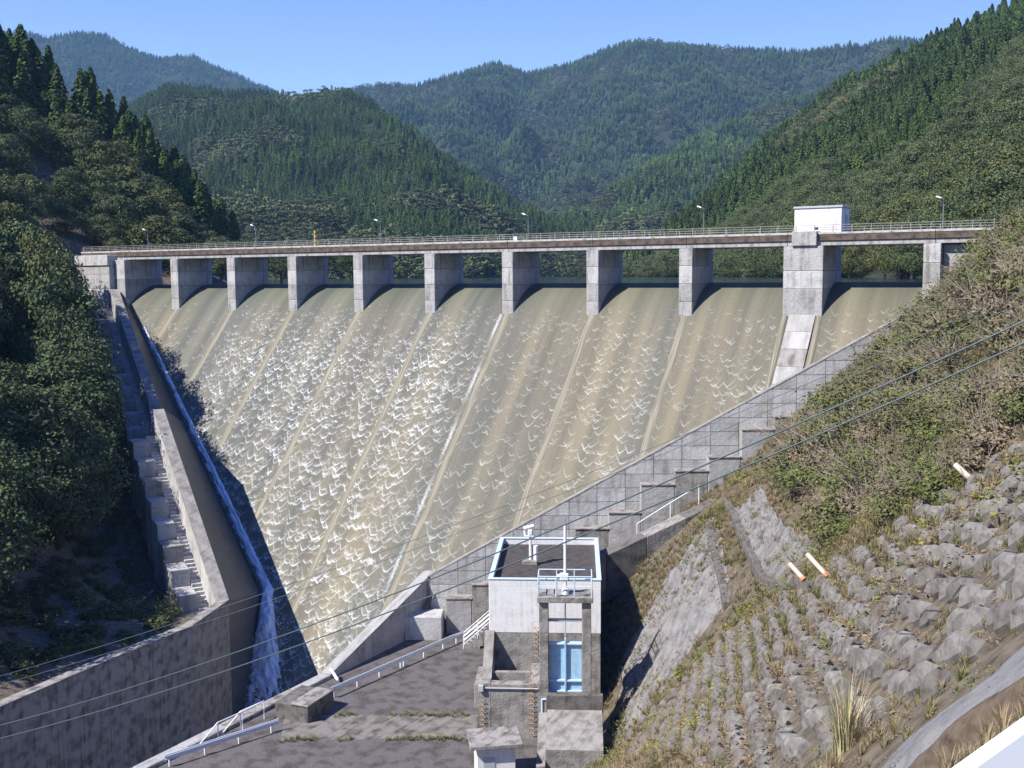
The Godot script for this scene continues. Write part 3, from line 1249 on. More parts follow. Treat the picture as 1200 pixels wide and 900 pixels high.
	for k in 3:
		var bnd := MB.new()
		bnd.box(Transform3D(), Vector3(-0.145, 0.7 + k * 0.65, -0.145), Vector3(0.145, 0.9 + k * 0.65, 0.145))
		obj("band", bnd.mesh(), M.rust, yp)

# ------------------------------------------------------------------ banks
func grounds() -> void:
	bank_r.solve([Vector3(126.8, -7.6, 98.7), Vector3(128.9, -4.3, 104.1), Vector3(128.2, -6.4, 94.3), Vector3(127.0, -6.9, 78.8), Vector3(124.6, -5.3, 49.7), Vector3(122.4, 0.4, 24.8), Vector3(121.1, 5.2, 9.9), Vector3(117.4, 3.0, 4.4), Vector3(112.2, -4.6, 4.1), Vector3(104.7, -9.2, 8.3), Vector3(100.2, -17.4, 16.5), Vector3(98.7, -18.9, 21.0), Vector3(98.2, -20.4, 25.0), Vector3(114.8, -17.1, 56.8), Vector3(116.9, -14.1, 57.6), Vector3(123.4, -9.0, 64.8), Vector3(124.4, -10.6, 91.2), Vector3(113.0, -21.6, 67.7), Vector3(108.6, -21.5, 45.8), Vector3(99.9, -33.1, 46.4), Vector3(100.5, -29.5, 41.0), Vector3(96.7, -34.3, 41.5), Vector3(93.5, -29.7, 32.3), Vector3(95.1, -23.7, 27.2), Vector3(118.8, -16.6, 80.0), Vector3(118.8, -15.3, 74.1), Vector3(124.6, -9.7, 80.5), Vector3(126.1, -8.8, 91.1), Vector3(117.9, -11.3, 50.9), Vector3(112.8, -13.8, 39.0), Vector3(108.2, -15.7, 30.3), Vector3(118.4, -8.5, 38.6), Vector3(112.5, -7.7, 22.2), Vector3(106.2, -25.1, 47.7), Vector3(100.1, -25.4, 36.1),
		Vector3(75.3, -34.0, 22.2), Vector3(84.1, -28.3, 17.3), Vector3(92.8, -21.8, 12.5), Vector3(70, -38.6, 30), Vector3(75, -38.6, 50), Vector3(70, -38.6, 70), Vector3(88, -38.6, 55), Vector3(86, -38.6, 70), Vector3(96, -37, 58), Vector3(104, -31, 70), Vector3(100, -37, 85), Vector3(110, -28, 88), Vector3(118, -20, 100), Vector3(122, -14, 108), Vector3(128, -6.5, 112), Vector3(132, -3.5, 117), Vector3(135, 1.0, 100), Vector3(135, 3.0, 70), Vector3(134, 6.0, 40), Vector3(132, 10.0, 15), Vector3(126, 7.0, -8), Vector3(118, 4.6, -6), Vector3(140, 18, 0), Vector3(88, -37.5, 33), Vector3(93, -36.5, 38), Vector3(78, -37.5, 28)])
	var rows := []
	for i in 150:
		var z := -10.0 + i * 0.85
		var row := []
		for j in 88:
			var x := 66.5 + j * 0.85
			var y := ry(x, z)
			var s := (Vector3(x, 0, z) - W0).dot(WN)
			if s < 0.3 and x < 113.0:
				y -= 6.0 * clampf(0.3 - s, 0.0, 1.0)
			if z < 0.0 and x < 116.0:
				y = -9.0
			row.append(Vector3(x, y, z))
		rows.append(row)
	var mb := MB.new()
	mb.grid(rows)
	structure(obj("bank_terrain", mb.mesh(), M.soil))
	var lp := [Vector3(53.0, -31.8, 42), Vector3(53.5, -31.8, 50), Vector3(54, -31.8, 60), Vector3(55.4, -31.8, 72), Vector3(56.6, -31.8, 95),
		Vector3(-7.4, -10.3, 7.9), Vector3(5.1, -16.4, 15.9), Vector3(17.6, -24.5, 23.9), Vector3(30.1, -30.5, 31.9), Vector3(42.6, -36.0, 39.9),
		Vector3(-15, -4, 19.7), Vector3(-2.5, -9, 27.7), Vector3(10, -14, 35.7), Vector3(22.5, -19, 43.7), Vector3(35, -26, 51.7), Vector3(44, -29.5, 58),
		Vector3(-27, 14, 38), Vector3(-14, 8, 46), Vector3(-2, 2, 54), Vector3(10, -3, 62), Vector3(23, -10, 70), Vector3(36, -20, 80),
		Vector3(-40, 40, 59), Vector3(-27, 32, 67), Vector3(-15, 24, 75), Vector3(-3, 16, 83), Vector3(10, 6, 91),
		Vector3(-20, -6, 2), Vector3(-24, 4.6, -3.5), Vector3(-28, 5.0, -5), Vector3(-35, 8, 2), Vector3(-50, 18, 10), Vector3(-24, 0, -14), Vector3(-24, 2.5, -24), Vector3(-14, -3, -30), Vector3(-14, -6, -12), Vector3(-32, 5, -30), Vector3(-38, 6, -45), Vector3(-44, -3, -70), Vector3(-58, -3, -84),
		Vector3(-78.9, 40, -27.7), Vector3(-75.2, 35, -32.8), Vector3(-72.2, 31, -38.9), Vector3(-67.2, 25, -50.5), Vector3(-63.5, 19, -56.6), Vector3(-60.3, 12, -62.3), Vector3(-56, 2, -69),
		Vector3(-50, 16, -20), Vector3(-60, 22, -10), Vector3(-95, 48, -50), Vector3(-90, 30, -80), Vector3(-80, 0, -100), Vector3(-110, 60, 0), Vector3(-80, 40, 20), Vector3(-65, 45, 45)]
	bank_l.solve(lp)
	rows = []
	var holes := []
	for i in 110:
		var z := -105.0 + i * 2.0
		var row := []
		var hrow := []
		for j in 92:
			var x := -125.0 + j * 2.0
			# stop at the walls
			var zq := z
			var sd := (Vector3(x, 0, z) - Vector3(LA.x, 0, LA.z)).dot(LOUT)
			var inside := (z > 0.0 and sd < 1.7 and x > -19.0) or (z <= 0.0 and z > -9.0 and x > -21.0) or (z <= -9.0 and x > 8.0) or (z > 38.0 and x > river_x(z) - 0.5)
			hrow.append(inside)
			if z > 0.0 and sd < 1.7 and x > -19.0:
				x += LOUT.x * (1.7 - sd)
				zq += LOUT.z * (1.7 - sd)
			if zq > 38.0:
				x = minf(x, river_x(zq) - 0.5)
			var y := ly(x, zq)
			if x > -21.0 and z <= 0.0 and z > -9.0:
				y = minf(y, 4.4)
			row.append(Vector3(x, y, zq))
		rows.append(row)
		holes.append(hrow)
	mb = MB.new()
	mb.grid(rows, [], holes)
	structure(obj("bank_terrain", mb.mesh(), M.soil))
	var gnd := MB.new()
	gnd.quad(Vector3(-4000, -60, 500), Vector3(4000, -60, 500), Vector3(4000, -60, -5000), Vector3(-4000, -60, -5000))
	structure(obj("ground", gnd.mesh(), M.forest_floor))

func far_hills() -> void:
	var m1r := [Vector3(-2923.4, 621.0, -1554.4), Vector3(-2684.5, 664.9, -1698.1), Vector3(-2508.7, 681.8, -1802.1), Vector3(-2463.6, 660.6, -1825.8), Vector3(-2427.1, 682.9, -1907.7), Vector3(-2408.0, 691.5, -1977.8), Vector3(-2354.7, 660.0, -2005.0), Vector3(-2259.6, 621.0, -2055.6), Vector3(-2187.3, 629.8, -2098.5), Vector3(-2112.9, 591.0, -2137.1), Vector3(-1985.7, 532.5, -2203.9), Vector3(-1815.5, 440.3, -2291.7)]
	var m1f := [Vector3(-1861.2, 20, -958.2), Vector3(-1703.4, 20, -1049.5), Vector3(-1492.9, 20, -1171.4), Vector3(-1361.3, 20, -1247.5), Vector3(-1229.8, 20, -1323.6), Vector3(-1098.2, 20, -1399.8)]
	var m2r := [Vector3(-664.1, 99.1, -479.0), Vector3(-705.6, 149.3, -577.0), Vector3(-722.8, 177.3, -628.5), Vector3(-737.5, 201.2, -680.9), Vector3(-683.9, 195.5, -711.3), Vector3(-603.3, 184.6, -698.7), Vector3(-557.6, 179.9, -689.7), Vector3(-520.1, 179.4, -688.2), Vector3(-466.8, 156.7, -669.9), Vector3(-390.5, 110.9, -639.0), Vector3(-330.6, 81.7, -623.8), Vector3(-279.8, 54.9, -603.6), Vector3(-246.9, 36.8, -597.3), Vector3(-215.3, 20.8, -590.6), Vector3(-179.3, 3.1, -586.1)]
	var m2f := [Vector3(-326.4, 2.7, -221.8), Vector3(-276.0, 2.2, -251.0), Vector3(-222.3, 1.8, -270.5), Vector3(-168.4, 1.4, -266.9), Vector3(-149.7, 1.2, -300.9), Vector3(-152.2, 0.9, -369.2), Vector3(-157.0, 0.5, -459.3), Vector3(-154.8, 0.2, -530.2)]
	var m3r := [Vector3(-1520.9, 339.3, -1637.3), Vector3(-1372.5, 403.8, -1730.9), Vector3(-1333.3, 416.2, -1755.2), Vector3(-1285.5, 415.8, -1782.8), Vector3(-1237.5, 409.9, -1810.0), Vector3(-1174.6, 427.6, -1848.5), Vector3(-1080.6, 461.5, -1907.0), Vector3(-1015.9, 438.9, -1941.9), Vector3(-898.8, 457.2, -1953.8), Vector3(-786.3, 484.7, -1964.3), Vector3(-694.5, 475.2, -2016.3), Vector3(-571.2, 454.9, -2027.4), Vector3(-482.2, 443.6, -2019.5), Vector3(-382.8, 440.5, -2018.7), Vector3(-273.9, 440.0, -2023.7), Vector3(-218.1, 431.6, -2055.0), Vector3(-67.8, 474.7, -2147.3)]
	var m3f := [Vector3(-795.9, 26.8, -858.8), Vector3(-615.8, 25.1, -963.0), Vector3(-483.3, 23.2, -981.6), Vector3(-392.3, 21.7, -976.0), Vector3(-255.8, 21.8, -1171.4), Vector3(14.2, 19.3, -1327.7)]
	var m4r := [Vector3(-324.1, 17.2, -666.5), Vector3(-323.8, 36.7, -727.0), Vector3(-329.6, 77.7, -844.7), Vector3(-319.5, 125.6, -972.4), Vector3(-308.2, 170.8, -1100.5), Vector3(-279.0, 210.6, -1238.4), Vector3(-210.6, 265.6, -1400.7), Vector3(-141.3, 319.3, -1505.3), Vector3(-19.4, 380.2, -1583.2)]
	var m4f := [Vector3(-252.9, 0.8, -543.1), Vector3(-174.2, 0.4, -519.0), Vector3(-125.7, -0.1, -547.1), Vector3(-77.3, -0.5, -575.1), Vector3(68.1, -1.9, -659.3)]
	var m5r := [Vector3(-152.6, 1.0, -461.9), Vector3(-123.0, 15.6, -457.6), Vector3(-98.7, 26.4, -449.7), Vector3(-71.9, 44.8, -444.2), Vector3(-39.0, 70.7, -443.0), Vector3(-2.4, 96.3, -444.0), Vector3(26.9, 109.4, -450.9), Vector3(49.8, 119.6, -453.9), Vector3(66.9, 125.3, -452.8), Vector3(90.1, 135.4, -455.8), Vector3(124.1, 148.8, -453.9)]
	var m5f := [Vector3(-99.6, 0.6, -353.1), Vector3(-35.2, 0.5, -274.3), Vector3(5.9, 0.5, -228.4), Vector3(41.1, 0.5, -179.0), Vector3(68.0, 0.5, -136.6), Vector3(88.0, 0.5, -101.7), Vector3(102.7, 0.9, -75.4), Vector3(114.4, 2.1, -47.5), Vector3(123.6, 4.0, -29.8), Vector3(129.8, 5.6, -22.0)]
	var g_a := Color(0.042, 0.074, 0.020)
	var g_b := Color(0.078, 0.118, 0.030)
	var l_a := Color(0.060, 0.086, 0.033)
	var l_b := Color(0.106, 0.122, 0.050)
	var far_c := conifer_crown(71, 8, 6, 1, g_a, g_b, 0.24)
	var mid_c := conifer_crown(73, 15, 9, 3, g_a, g_b, 0.21)
	var far_b := broad_crown(72, 13, 34, 0.05, l_a, l_b, 0.1)
	kinds.cedar = {"name": "cedar_tree", "category": "tree", "wide": 1.0, "trunk": trunk_mesh(1, 0.018, 0.85, 0), "crowns": [conifer_crown(81, 26, 11, 6, g_a, g_b, 0.2), conifer_crown(82, 24, 12, 6, g_a, g_b, 0.23)], "mats": [M.needles, tinted(M.needles, Color(0.8, 0.85, 0.85)), tinted(M.needles, Color(1.25, 1.15, 0.9))]}
	kinds.broad = {"name": "broadleaf_tree", "category": "tree", "wide": 1.15, "trunk": trunk_mesh(2, 0.026, 0.7, 7), "crowns": [broad_crown(91, 40, 210, 0.0165, l_a, l_b), broad_crown(92, 34, 230, 0.0165, l_a, l_b), broad_crown(93, 46, 190, 0.016, l_a, l_b)], "mats": [M.leafs, tinted(M.leafs, Color(0.75, 0.85, 0.8)), tinted(M.leafs, Color(1.2, 1.08, 0.9)), tinted(M.leafs, Color(0.9, 0.95, 0.95))]}
	var specs := [
		[m1r, m1f, 60, 30, 70.0, 0.0030, 101, 9.0, 1.15, 7.6, 9.5, 14.0, 0.35, 0.2],
		[m3r, m3f, 90, 50, 95.0, 0.0035, 103, 9.0, 1.1, 6.6, 9.0, 14.0, 0.16, 0.2],
		[m4r, m4f, 60, 50, 38.0, 0.0055, 104, 8.0, 1.15, 5.3, 8.5, 13.5, 0.18, 0.45],
		[m2r, m2f, 70, 50, 32.0, 0.0060, 102, 8.5, 1.05, 4.2, 8.0, 13.0, 0.26, 0.75],
		[m5r, m5f, 60, 50, 9.0, 0.0110, 105, 9.0, 1.0, 4.3, 10.0, 14.0, 0.24, 1.0]]
	var near := []
	for s in specs:
		var rows := hill(s[0], s[1], s[2], s[3], s[4], s[5], s[6], s[7], s[8])
		var c := []
		var ct := []
		var b := []
		var bt := []
		wooded(rows, s[3], s[9], s[6], s[10], s[11], s[12], s[13], c, ct, b, bt, near, 430.0 if s[6] == 105 else 0.0)
		var where: String = {101: "the farthest hazy ridge", 103: "the long ridge behind the valley", 104: "the spur right behind the reservoir", 102: "the round hill across the reservoir", 105: "the steep slope above the control house"}[s[6]]
		spread("conifer_forest", "dense dark conifer forest on " + where, "forest", kinds.cedar.crowns[0] if s[6] == 105 else mid_c if s[6] == 102 else far_c, M.needles, c, ct)
		spread("leafy_forest", "grey-green leafy forest patches on " + where, "forest", kinds.broad.crowns[1] if s[6] == 105 else far_b, M.needles, b, bt)
	near.sort_custom(func(p, q): return p[0].distance_to(CAM) < q[0].distance_to(CAM))
	var nc := 0
	var nb := 0
	var rest_c := []
	var rest_ct := []
	var rest_b := []
	var rest_bt := []
	for t in near:
		# keep inside the picture's width
		var d: Vector3 = t[0] - CAM
		var along_view := d.dot(Vector3(-0.5017, 0, -0.865))
		var across := d.dot(Vector3(0.865, 0, -0.5017))
		var seen: bool = across / along_view < 0.52
		var k := rng.randf_range(0.8, 1.2)
		if t[2] and seen and nb < 95:
			nb += 1
			tree("broad", t[0], t[1] * 0.9, "rounded leafy tree on the slope behind the control house", "leafy trees behind the control house")
		elif not t[2] and seen and nc < 190:
			nc += 1
			tree("cedar", t[0], t[1], "pointed cedar on the slope behind the control house", "cedars behind the control house")
		else:
			var x := Transform3D(Basis(Vector3.UP, rng.randf() * TAU).scaled(Vector3(t[1], t[1] * (0.9 if t[2] else 1.0), t[1])), t[0])
			if t[2]:
				rest_b.append(x)
				rest_bt.append(Color(k, k, k))
			else:
				rest_c.append(x)
				rest_ct.append(Color(k, k, k))
	for a in [[93.0, -84.0, 9.0], [97.0, -76.0, 8.5], [101.0, -70.0, 8.0], [99.0, -81.0, 9.0], [105.0, -65.0, 8.0], [109.0, -58.0, 7.5], [89.0, -94.0, 9.0], [103.0, -74.0, 9.0]]:
		tree("broad", Vector3(a[0], -0.4, a[1]), a[2], "rounded leafy tree on the slope behind the control house", "leafy trees behind the control house")
	spread("conifer_forest", "more conifers filling the slope above the control house", "forest", kinds.cedar.crowns[1], M.needles, rest_c, rest_ct)
	spread("leafy_forest", "more leafy trees filling the foot of the slope by the reservoir", "forest", kinds.broad.crowns[2], M.needles, rest_b, rest_bt)

# ------------------------------------------------------------------ yard below the dam
func apron() -> void:
	var Y := -37.0
	var yard := MB.new()
	var poly := [Vector2(65.27, 24.8), Vector2(78, 20.5), Vector2(93, 36), Vector2(97, 46), Vector2(98, 60), Vector2(98, 100), Vector2(65.27, 100)]
	var idx := Geometry2D.triangulate_polygon(PackedVector2Array(poly))
	for k in range(0, idx.size(), 3):
		var a: Vector2 = poly[idx[k]]
		var b: Vector2 = poly[idx[k + 1]]
		var c: Vector2 = poly[idx[k + 2]]
		yard.tri(Vector3(a.x, Y, a.y), Vector3(b.x, Y, b.y), Vector3(c.x, Y, c.y))
	structure(obj("yard_pavement", yard.mesh(), M.asphalt))
	# concrete strip across the asphalt
	var cs := MB.new()
	cs.quad(Vector3(67.2, Y + 0.006, 50.2), Vector3(82.0, Y + 0.006, 42.0), Vector3(84.4, Y + 0.006, 46.0), Vector3(70.4, Y + 0.006, 54.3))
	structure(obj("concrete_strip", cs.mesh(), wear(mat(0.22, 0.20, 0.18), M.old_concrete.albedo_texture, 11.0)))
	# guard rails
	guard_rail([Vector3(68.4, Y, 45.4), Vector3(69.4, Y, 36.0), Vector3(70.3, Y, 28.0), Vector3(71.6, Y, 23.6)], "white guard rail running up the yard to the wall's footing")
	guard_rail([Vector3(65.9, Y, 62.5), Vector3(68.9, Y, 52.9)], "short white guard rail by the ladder hatch on the river wall")
	# concrete chest between the rails
	var ch := thing("concrete_box", "weathered concrete box with a flat lid beside the river wall", "box", Vector3(68.5, Y, 48.9))
	var fr := Transform3D(Basis(Vector3.UP, 0.12), Vector3.ZERO)
	var b1 := MB.new()
	b1.box(fr, Vector3(-1.9, -0.3, -2.2), Vector3(1.5, 1.45, 1.9), 0.06)
	obj("body", b1.mesh(), M.dark_concrete, ch)
	var b2 := MB.new()
	b2.box(fr, Vector3(-0.2, 1.452, -2.0), Vector3(1.6, 1.62, 2.0), 0.04)
	obj("lid", b2.mesh(), M.old_concrete, ch)
	# hatch with white ladder rails
	var ht := thing("ladder_hatch", "white pipe hand rails round the ladder down the river wall", "railing", Vector3(65.6, Y, 55.0))
	for k in [-1.3, 1.3]:
		var t := MB.new()
		t.tube([Vector3(0.6, 0, k - 2.0), Vector3(0.6, 1.6, k - 2.0), Vector3(0.4, 1.6, k + 0.6), Vector3(-1.2, -1.8, k + 3.8)], [0.05, 0.05, 0.05, 0.05], 6)
		obj("hand_rail", t.mesh(), M.white, ht)
		var t2 := MB.new()
		t2.tube([Vector3(0.4, 1.6, k + 0.6), Vector3(0.4, 0.0, k + 0.6)], [0.05, 0.05], 6)
		obj("hand_rail", t2.mesh(), M.white, ht)
	var t3 := MB.new()
	t3.tube([Vector3(0.6, 1.6, -3.3), Vector3(0.6, 1.6, -0.7)], [0.05, 0.05], 6)
	obj("hand_rail", t3.mesh(), M.white, ht)
	# float lying by the wall
	var fl := thing("white_float", "small white float pole lying on the wall end by the water", "float", Vector3(66.2, -36.5, 42.2))
	var fm := MB.new()
	fm.tube([Vector3(-0.9, 0.55, -0.5), Vector3(-0.8, 0.5, -0.45), Vector3(0.7, 0.05, 0.4), Vector3(0.8, 0.0, 0.45)], [0.04, 0.14, 0.14, 0.04], 8)
	obj("tube", fm.mesh(), M.white, fl)
	var fe := MB.new()
	fe.tube([Vector3(-1.0, 0.58, -0.55), Vector3(-0.9, 0.55, -0.5)], [0.05, 0.05], 6)
	obj("end_cap", fe.mesh(), M.steel, fl)
	# stairs with hand rails up behind the gate house
	var sr := thing("stair_railing", "steep white pipe railings beside the steps left of the gate house", "railing", Vector3(71.4, Y, 27.6))
	var up := Vector3(5.2, 5.2, -2.7)
	for k in 2:
		var o := Vector3(0.55, 0, 1.0) * k
		for h in [0.45, 0.9, 1.35]:
			var m := MB.new()
			m.tube([o + Vector3(0, h, 0), o + up + Vector3(0, h, 0)], [0.045, 0.045], 6)
			obj("rail", m.mesh(), M.white, sr)
		for q in 5:
			var m := MB.new()
			m.tube([o + up * q / 4.0 + Vector3(0, -0.2, 0), o + up * q / 4.0 + Vector3(0, 1.35, 0)], [0.045, 0.045], 6)
			obj("post", m.mesh(), M.white, sr)
	var stp := thing("stairway", "narrow concrete steps climbing behind the gate house", "stairs", Vector3(71.4, Y, 27.6))
	for q in 16:
		var m := MB.new()
		var p := up * q / 16.0
		m.box(Transform3D(Basis(Vector3.UP, 0.47), p + Vector3(0.28, -0.15, 0.5)), Vector3(-0.2, -1.2, -0.55), Vector3(0.25, 0.12, 0.55), 0.02)
		obj("step", m.mesh(), M.old_concrete, stp)
	# culvert wall behind the gate house
	var cv := thing("culvert_wall", "long dark concrete culvert wall with a flat top behind the gate house", "wall")
	var A := Vector3(83.6, -27.7, 28.3)
	var B := Vector3(95.4, -21.4, 16.1)
	var d := (B - A).normalized()
	var side := d.cross(Vector3.UP).normalized()
	for k in 4:
		var m := MB.new()
		var a := A.lerp(B, k / 4.0)
		var b := A.lerp(B, (k + 0.99) / 4.0)
		var fr2 := Transform3D(Basis((b - a).normalized(), Vector3.UP, side), a)
		m.box(fr2, Vector3(0, -4.5, -1.9), Vector3((b - a).length(), 0, 0), 0.05)
		obj("wall_segment", m.mesh(), [M.old_concrete, M.dark_concrete][k % 2], cv)
	var pr := thing("footing_railing", "thin white handrail on the slope below the wall's footing blocks", "railing", Vector3(92.0, -21.0, 14.5))
	var pm := MB.new()
	pm.tube([Vector3(-5.6, -3.6, 3.0), Vector3(-2.6, -1.4, 1.3), Vector3(0, 0.4, 0)], [0.05, 0.05, 0.05], 6)
	obj("rail", pm.mesh(), M.white, pr)
	for q in [Vector3(-5.6, -3.6, 3.0), Vector3(-2.6, -1.4, 1.3), Vector3(0, 0.4, 0)]:
		var m := MB.new()
		m.tube([q, q - Vector3(0, 2.2, 0)], [0.05, 0.05], 6)
		obj("post", m.mesh(), M.white, pr)
	# hut at the yard's near edge
	var hut := thing("hut", "little white hut with a flat grey roof in the yard", "hut", Vector3(89.2, Y, 51.1))
	var hb := Transform3D(Basis(Vector3.UP, 0.66), Vector3.ZERO)
	var w := MB.new()
	w.box(hb, Vector3(-1.45, -0.4, -1.2), Vector3(1.45, 2.9, 1.2), 0.03)
	obj("wall", w.mesh(), M.white_wall, hut)
	var rf := MB.new()
	rf.box(hb, Vector3(-2.0, 2.903, -1.65), Vector3(2.0, 3.2, 1.65), 0.04)
	obj("roof", rf.mesh(), M.old_concrete, hut)
	var dd := MB.new()
	dd.box(hb, Vector3(-1.0, 0.02, 1.19), Vector3(-0.1, 2.1, 1.24), 0.01)
	obj("door", dd.mesh(), M.steel, hut)

func guard_rail(line: Array, label: String) -> void:
	var g := thing("guard_rail", label, "guard rail")
	for i in line.size() - 1:
		var a: Vector3 = line[i]
		var b: Vector3 = line[i + 1]
		var d := (b - a).normalized()
		var side := d.cross(Vector3.UP)
		var fr := Transform3D(Basis(d, Vector3.UP, side), a)
		var len_ := a.distance_to(b)
		var m := MB.new()
		var prof := PackedVector2Array([Vector2(0.62, 0.0), Vector2(0.72, 0.07), Vector2(0.8, 0.0), Vector2(0.88, 0.0), Vector2(0.96, 0.07), Vector2(1.06, 0.0)])
		for k in prof.size() - 1:
			for sgn in [0.0, 0.02]:
				m.quad(fr * Vector3(0, prof[k].x, prof[k].y + 0.08 + sgn), fr * Vector3(len_, prof[k].x, prof[k].y + 0.08 + sgn), fr * Vector3(len_, prof[k + 1].x, prof[k + 1].y + 0.08 + sgn), fr * Vector3(0, prof[k + 1].x, prof[k + 1].y + 0.08 + sgn))
		m.box(fr, Vector3(0, 1.04, 0.06), Vector3(len_, 1.08, 0.12))
		m.box(fr, Vector3(0, 0.6, 0.06), Vector3(len_, 0.64, 0.12))
		obj("beam", m.mesh(), M.rail, g)
		var q := 0.4
		while q < len_:
			var p := MB.new()
			p.tube([fr * Vector3(q, -0.1, 0), fr * Vector3(q, 1.02, 0)], [0.075, 0.075], 8)
			obj("post", p.mesh(), M.white, g)
			q += 3.0

# ------------------------------------------------------------------ gate house
func gatehouse() -> void:
	var O := Vector3(82.9, -37.0, 41.4)
	var R := Vector3(0.894, 0, -0.447)
	var F := Vector3(0.447, 0, 0.894)
	var fr := Transform3D(Basis(R, Vector3.UP, F), Vector3.ZERO)
	var h := thing("gate_house", "white gate house with a dark flat roof and pale blue parapet edge", "building", O)
	var W := 9.65
	var D := 14.6
	var TOP := 12.1
	var m := MB.new()
	m.box(fr, Vector3(0, 7.4, -D), Vector3(W, TOP - 0.62, 0.0), 0.03)
	obj("upper_wall", m.mesh(), M.white_wall, h)
	m = MB.new()
	m.box(fr, Vector3(0.02, -0.5, -D + 0.02), Vector3(W - 0.02, 7.39, -0.02), 0.03)
	obj("lower_wall", m.mesh(), M.old_concrete, h)
	m = MB.new()
	m.box(fr, Vector3(0.3, TOP - 0.618, -D + 0.3), Vector3(W - 0.3, TOP - 0.56, -0.3))
	obj("roof", m.mesh(), M.roof, h)
	for p in [[Vector3(0, TOP - 0.617, -0.3), Vector3(W, TOP, 0)], [Vector3(0, TOP - 0.617, -D), Vector3(W, TOP, -D + 0.3)], [Vector3(0, TOP - 0.617, -D + 0.302), Vector3(0.3, TOP, -0.302)], [Vector3(W - 0.3, TOP - 0.617, -D + 0.302), Vector3(W, TOP, -0.302)]]:
		m = MB.new()
		m.box(fr, p[0], p[1], 0.02)
		obj("parapet", m.mesh(), M.white_wall, h)
	for p in [[Vector3(-0.06, TOP + 0.002, -0.36), Vector3(W + 0.06, TOP + 0.09, 0.06)], [Vector3(-0.06, TOP + 0.002, -D - 0.06), Vector3(W + 0.06, TOP + 0.09, -D + 0.36)], [Vector3(-0.06, TOP + 0.002, -D + 0.362), Vector3(0.36, TOP + 0.09, -0.362)], [Vector3(W - 0.36, TOP + 0.002, -D + 0.362), Vector3(W + 0.06, TOP + 0.09, -0.362)]]:
		m = MB.new()
		m.box(fr, p[0], p[1], 0.02)
		obj("edge_trim", m.mesh(), M.blue_rail, h)
	# left buttress slab between the yard and the house
	m = MB.new()
	m.box(fr, Vector3(-1.5, -0.4, -5.6), Vector3(-0.03, 2.2, -1.2), 0.05)
	obj("side_block", m.mesh(), M.old_concrete, h)
	# open inlet pit in front, left
	var pit := thing("inlet_pit", "stained open-topped concrete pit built against the gate house front", "pit", O)
	var wing := Transform3D(Basis(F, Vector3.UP, -R), Vector3.ZERO)
	m = MB.new()
	m.prism(wing, PackedVector2Array([Vector2(0.02, -0.5), Vector2(4.8, -0.5), Vector2(4.8, 4.7), Vector2(3.4, 4.7), Vector2(0.02, 7.6)]), -0.45, 0.35)
	obj("wing_wall", m.mesh(), M.old_concrete, pit)
	m = MB.new()
	m.prism(wing, PackedVector2Array([Vector2(0.02, -0.5), Vector2(4.8, -0.5), Vector2(4.8, 4.7), Vector2(0.02, 4.7)]), -4.5, -3.7)
	obj("side_wall", m.mesh(), M.old_concrete, pit)
	m = MB.new()
	m.box(fr, Vector3(0.452, -0.5, 3.9), Vector3(3.698, 4.65, 4.78), 0.03)
	obj("front_wall", m.mesh(), M.old_concrete, pit)
	m = MB.new()
	m.box(fr, Vector3(0.452, 3.4, 2.3), Vector3(3.698, 4.9, 2.7), 0.03)
	obj("cross_wall", m.mesh(), M.old_concrete, pit)
	m = MB.new()
	m.box(fr, Vector3(0.46, 1.6, 0.02), Vector3(3.69, 1.9, 3.89))
	obj("pit_floor", m.mesh(), M.old_concrete, pit)
	m = MB.new()
	m.tube([fr * Vector3(-0.3, 4.35, 4.9), fr * Vector3(4.4, 4.35, 4.9)], [0.06, 0.06], 6)
	obj("pipe", m.mesh(), M.steel, pit)
	m = MB.new()
	m.box(fr, Vector3(-0.5, 4.1, 4.82), Vector3(-0.1, 4.6, 5.1), 0.02)
	obj("pipe_box", m.mesh(), M.steel, pit)
	# step irons
	for col in [[3.85, 4.86, 0.6, 14], [-0.25, 4.86, 0.4, 8], [4.05, 0.06, 5.4, 7]]:
		for k in col[3]:
			m = MB.new()
			var y: float = col[2] + k * 0.42
			m.tube([fr * Vector3(col[0] - 0.16, y, col[1] - 0.05), fr * Vector3(col[0] - 0.16, y, col[1] + 0.14), fr * Vector3(col[0] + 0.16, y, col[1] + 0.14), fr * Vector3(col[0] + 0.16, y, col[1] - 0.05)], [0.028, 0.028, 0.028, 0.028], 5)
			obj("step_iron", m.mesh(), M.orange, pit)
	# gate tower
	var g := thing("sluice_gate", "concrete gate frame holding a pale blue steel sluice gate", "gate", O)
	for x in [4.55, 8.0]:
		m = MB.new()
		m.box(fr, Vector3(x, -0.5, 4.82), Vector3(x + 0.75, 12.0, 5.9), 0.04)
		obj("post", m.mesh(), M.old_concrete, g)
	m = MB.new()
	m.box(fr, Vector3(4.4, 12.002, 3.9), Vector3(8.9, 12.5, 6.2), 0.05)
	obj("platform", m.mesh(), M.old_concrete, g)
	m = MB.new()
	m.box(fr, Vector3(5.31, 4.0, 5.1), Vector3(7.99, 8.5, 5.25), 0.02)
	var leaf_ := obj("gate_leaf", m.mesh(), M.blue, g)
	for y in [4.3, 5.2, 8.3]:
		m = MB.new()
		m.box(fr, Vector3(5.31, y, 5.26), Vector3(7.99, y + 0.16, 5.45), 0.02)
		obj("rib", m.mesh(), M.blue_rail, leaf_)
	m = MB.new()
	m.box(fr, Vector3(6.58, 4.0, 5.255), Vector3(6.74, 8.85, 5.5), 0.02)
	obj("rib", m.mesh(), M.blue, leaf_)
	m = MB.new()
	m.tube([fr * Vector3(6.66, 8.7, 5.3), fr * Vector3(6.66, 12.2, 5.3)], [0.05, 0.05], 6)
	obj("spindle", m.mesh(), M.steel, g)
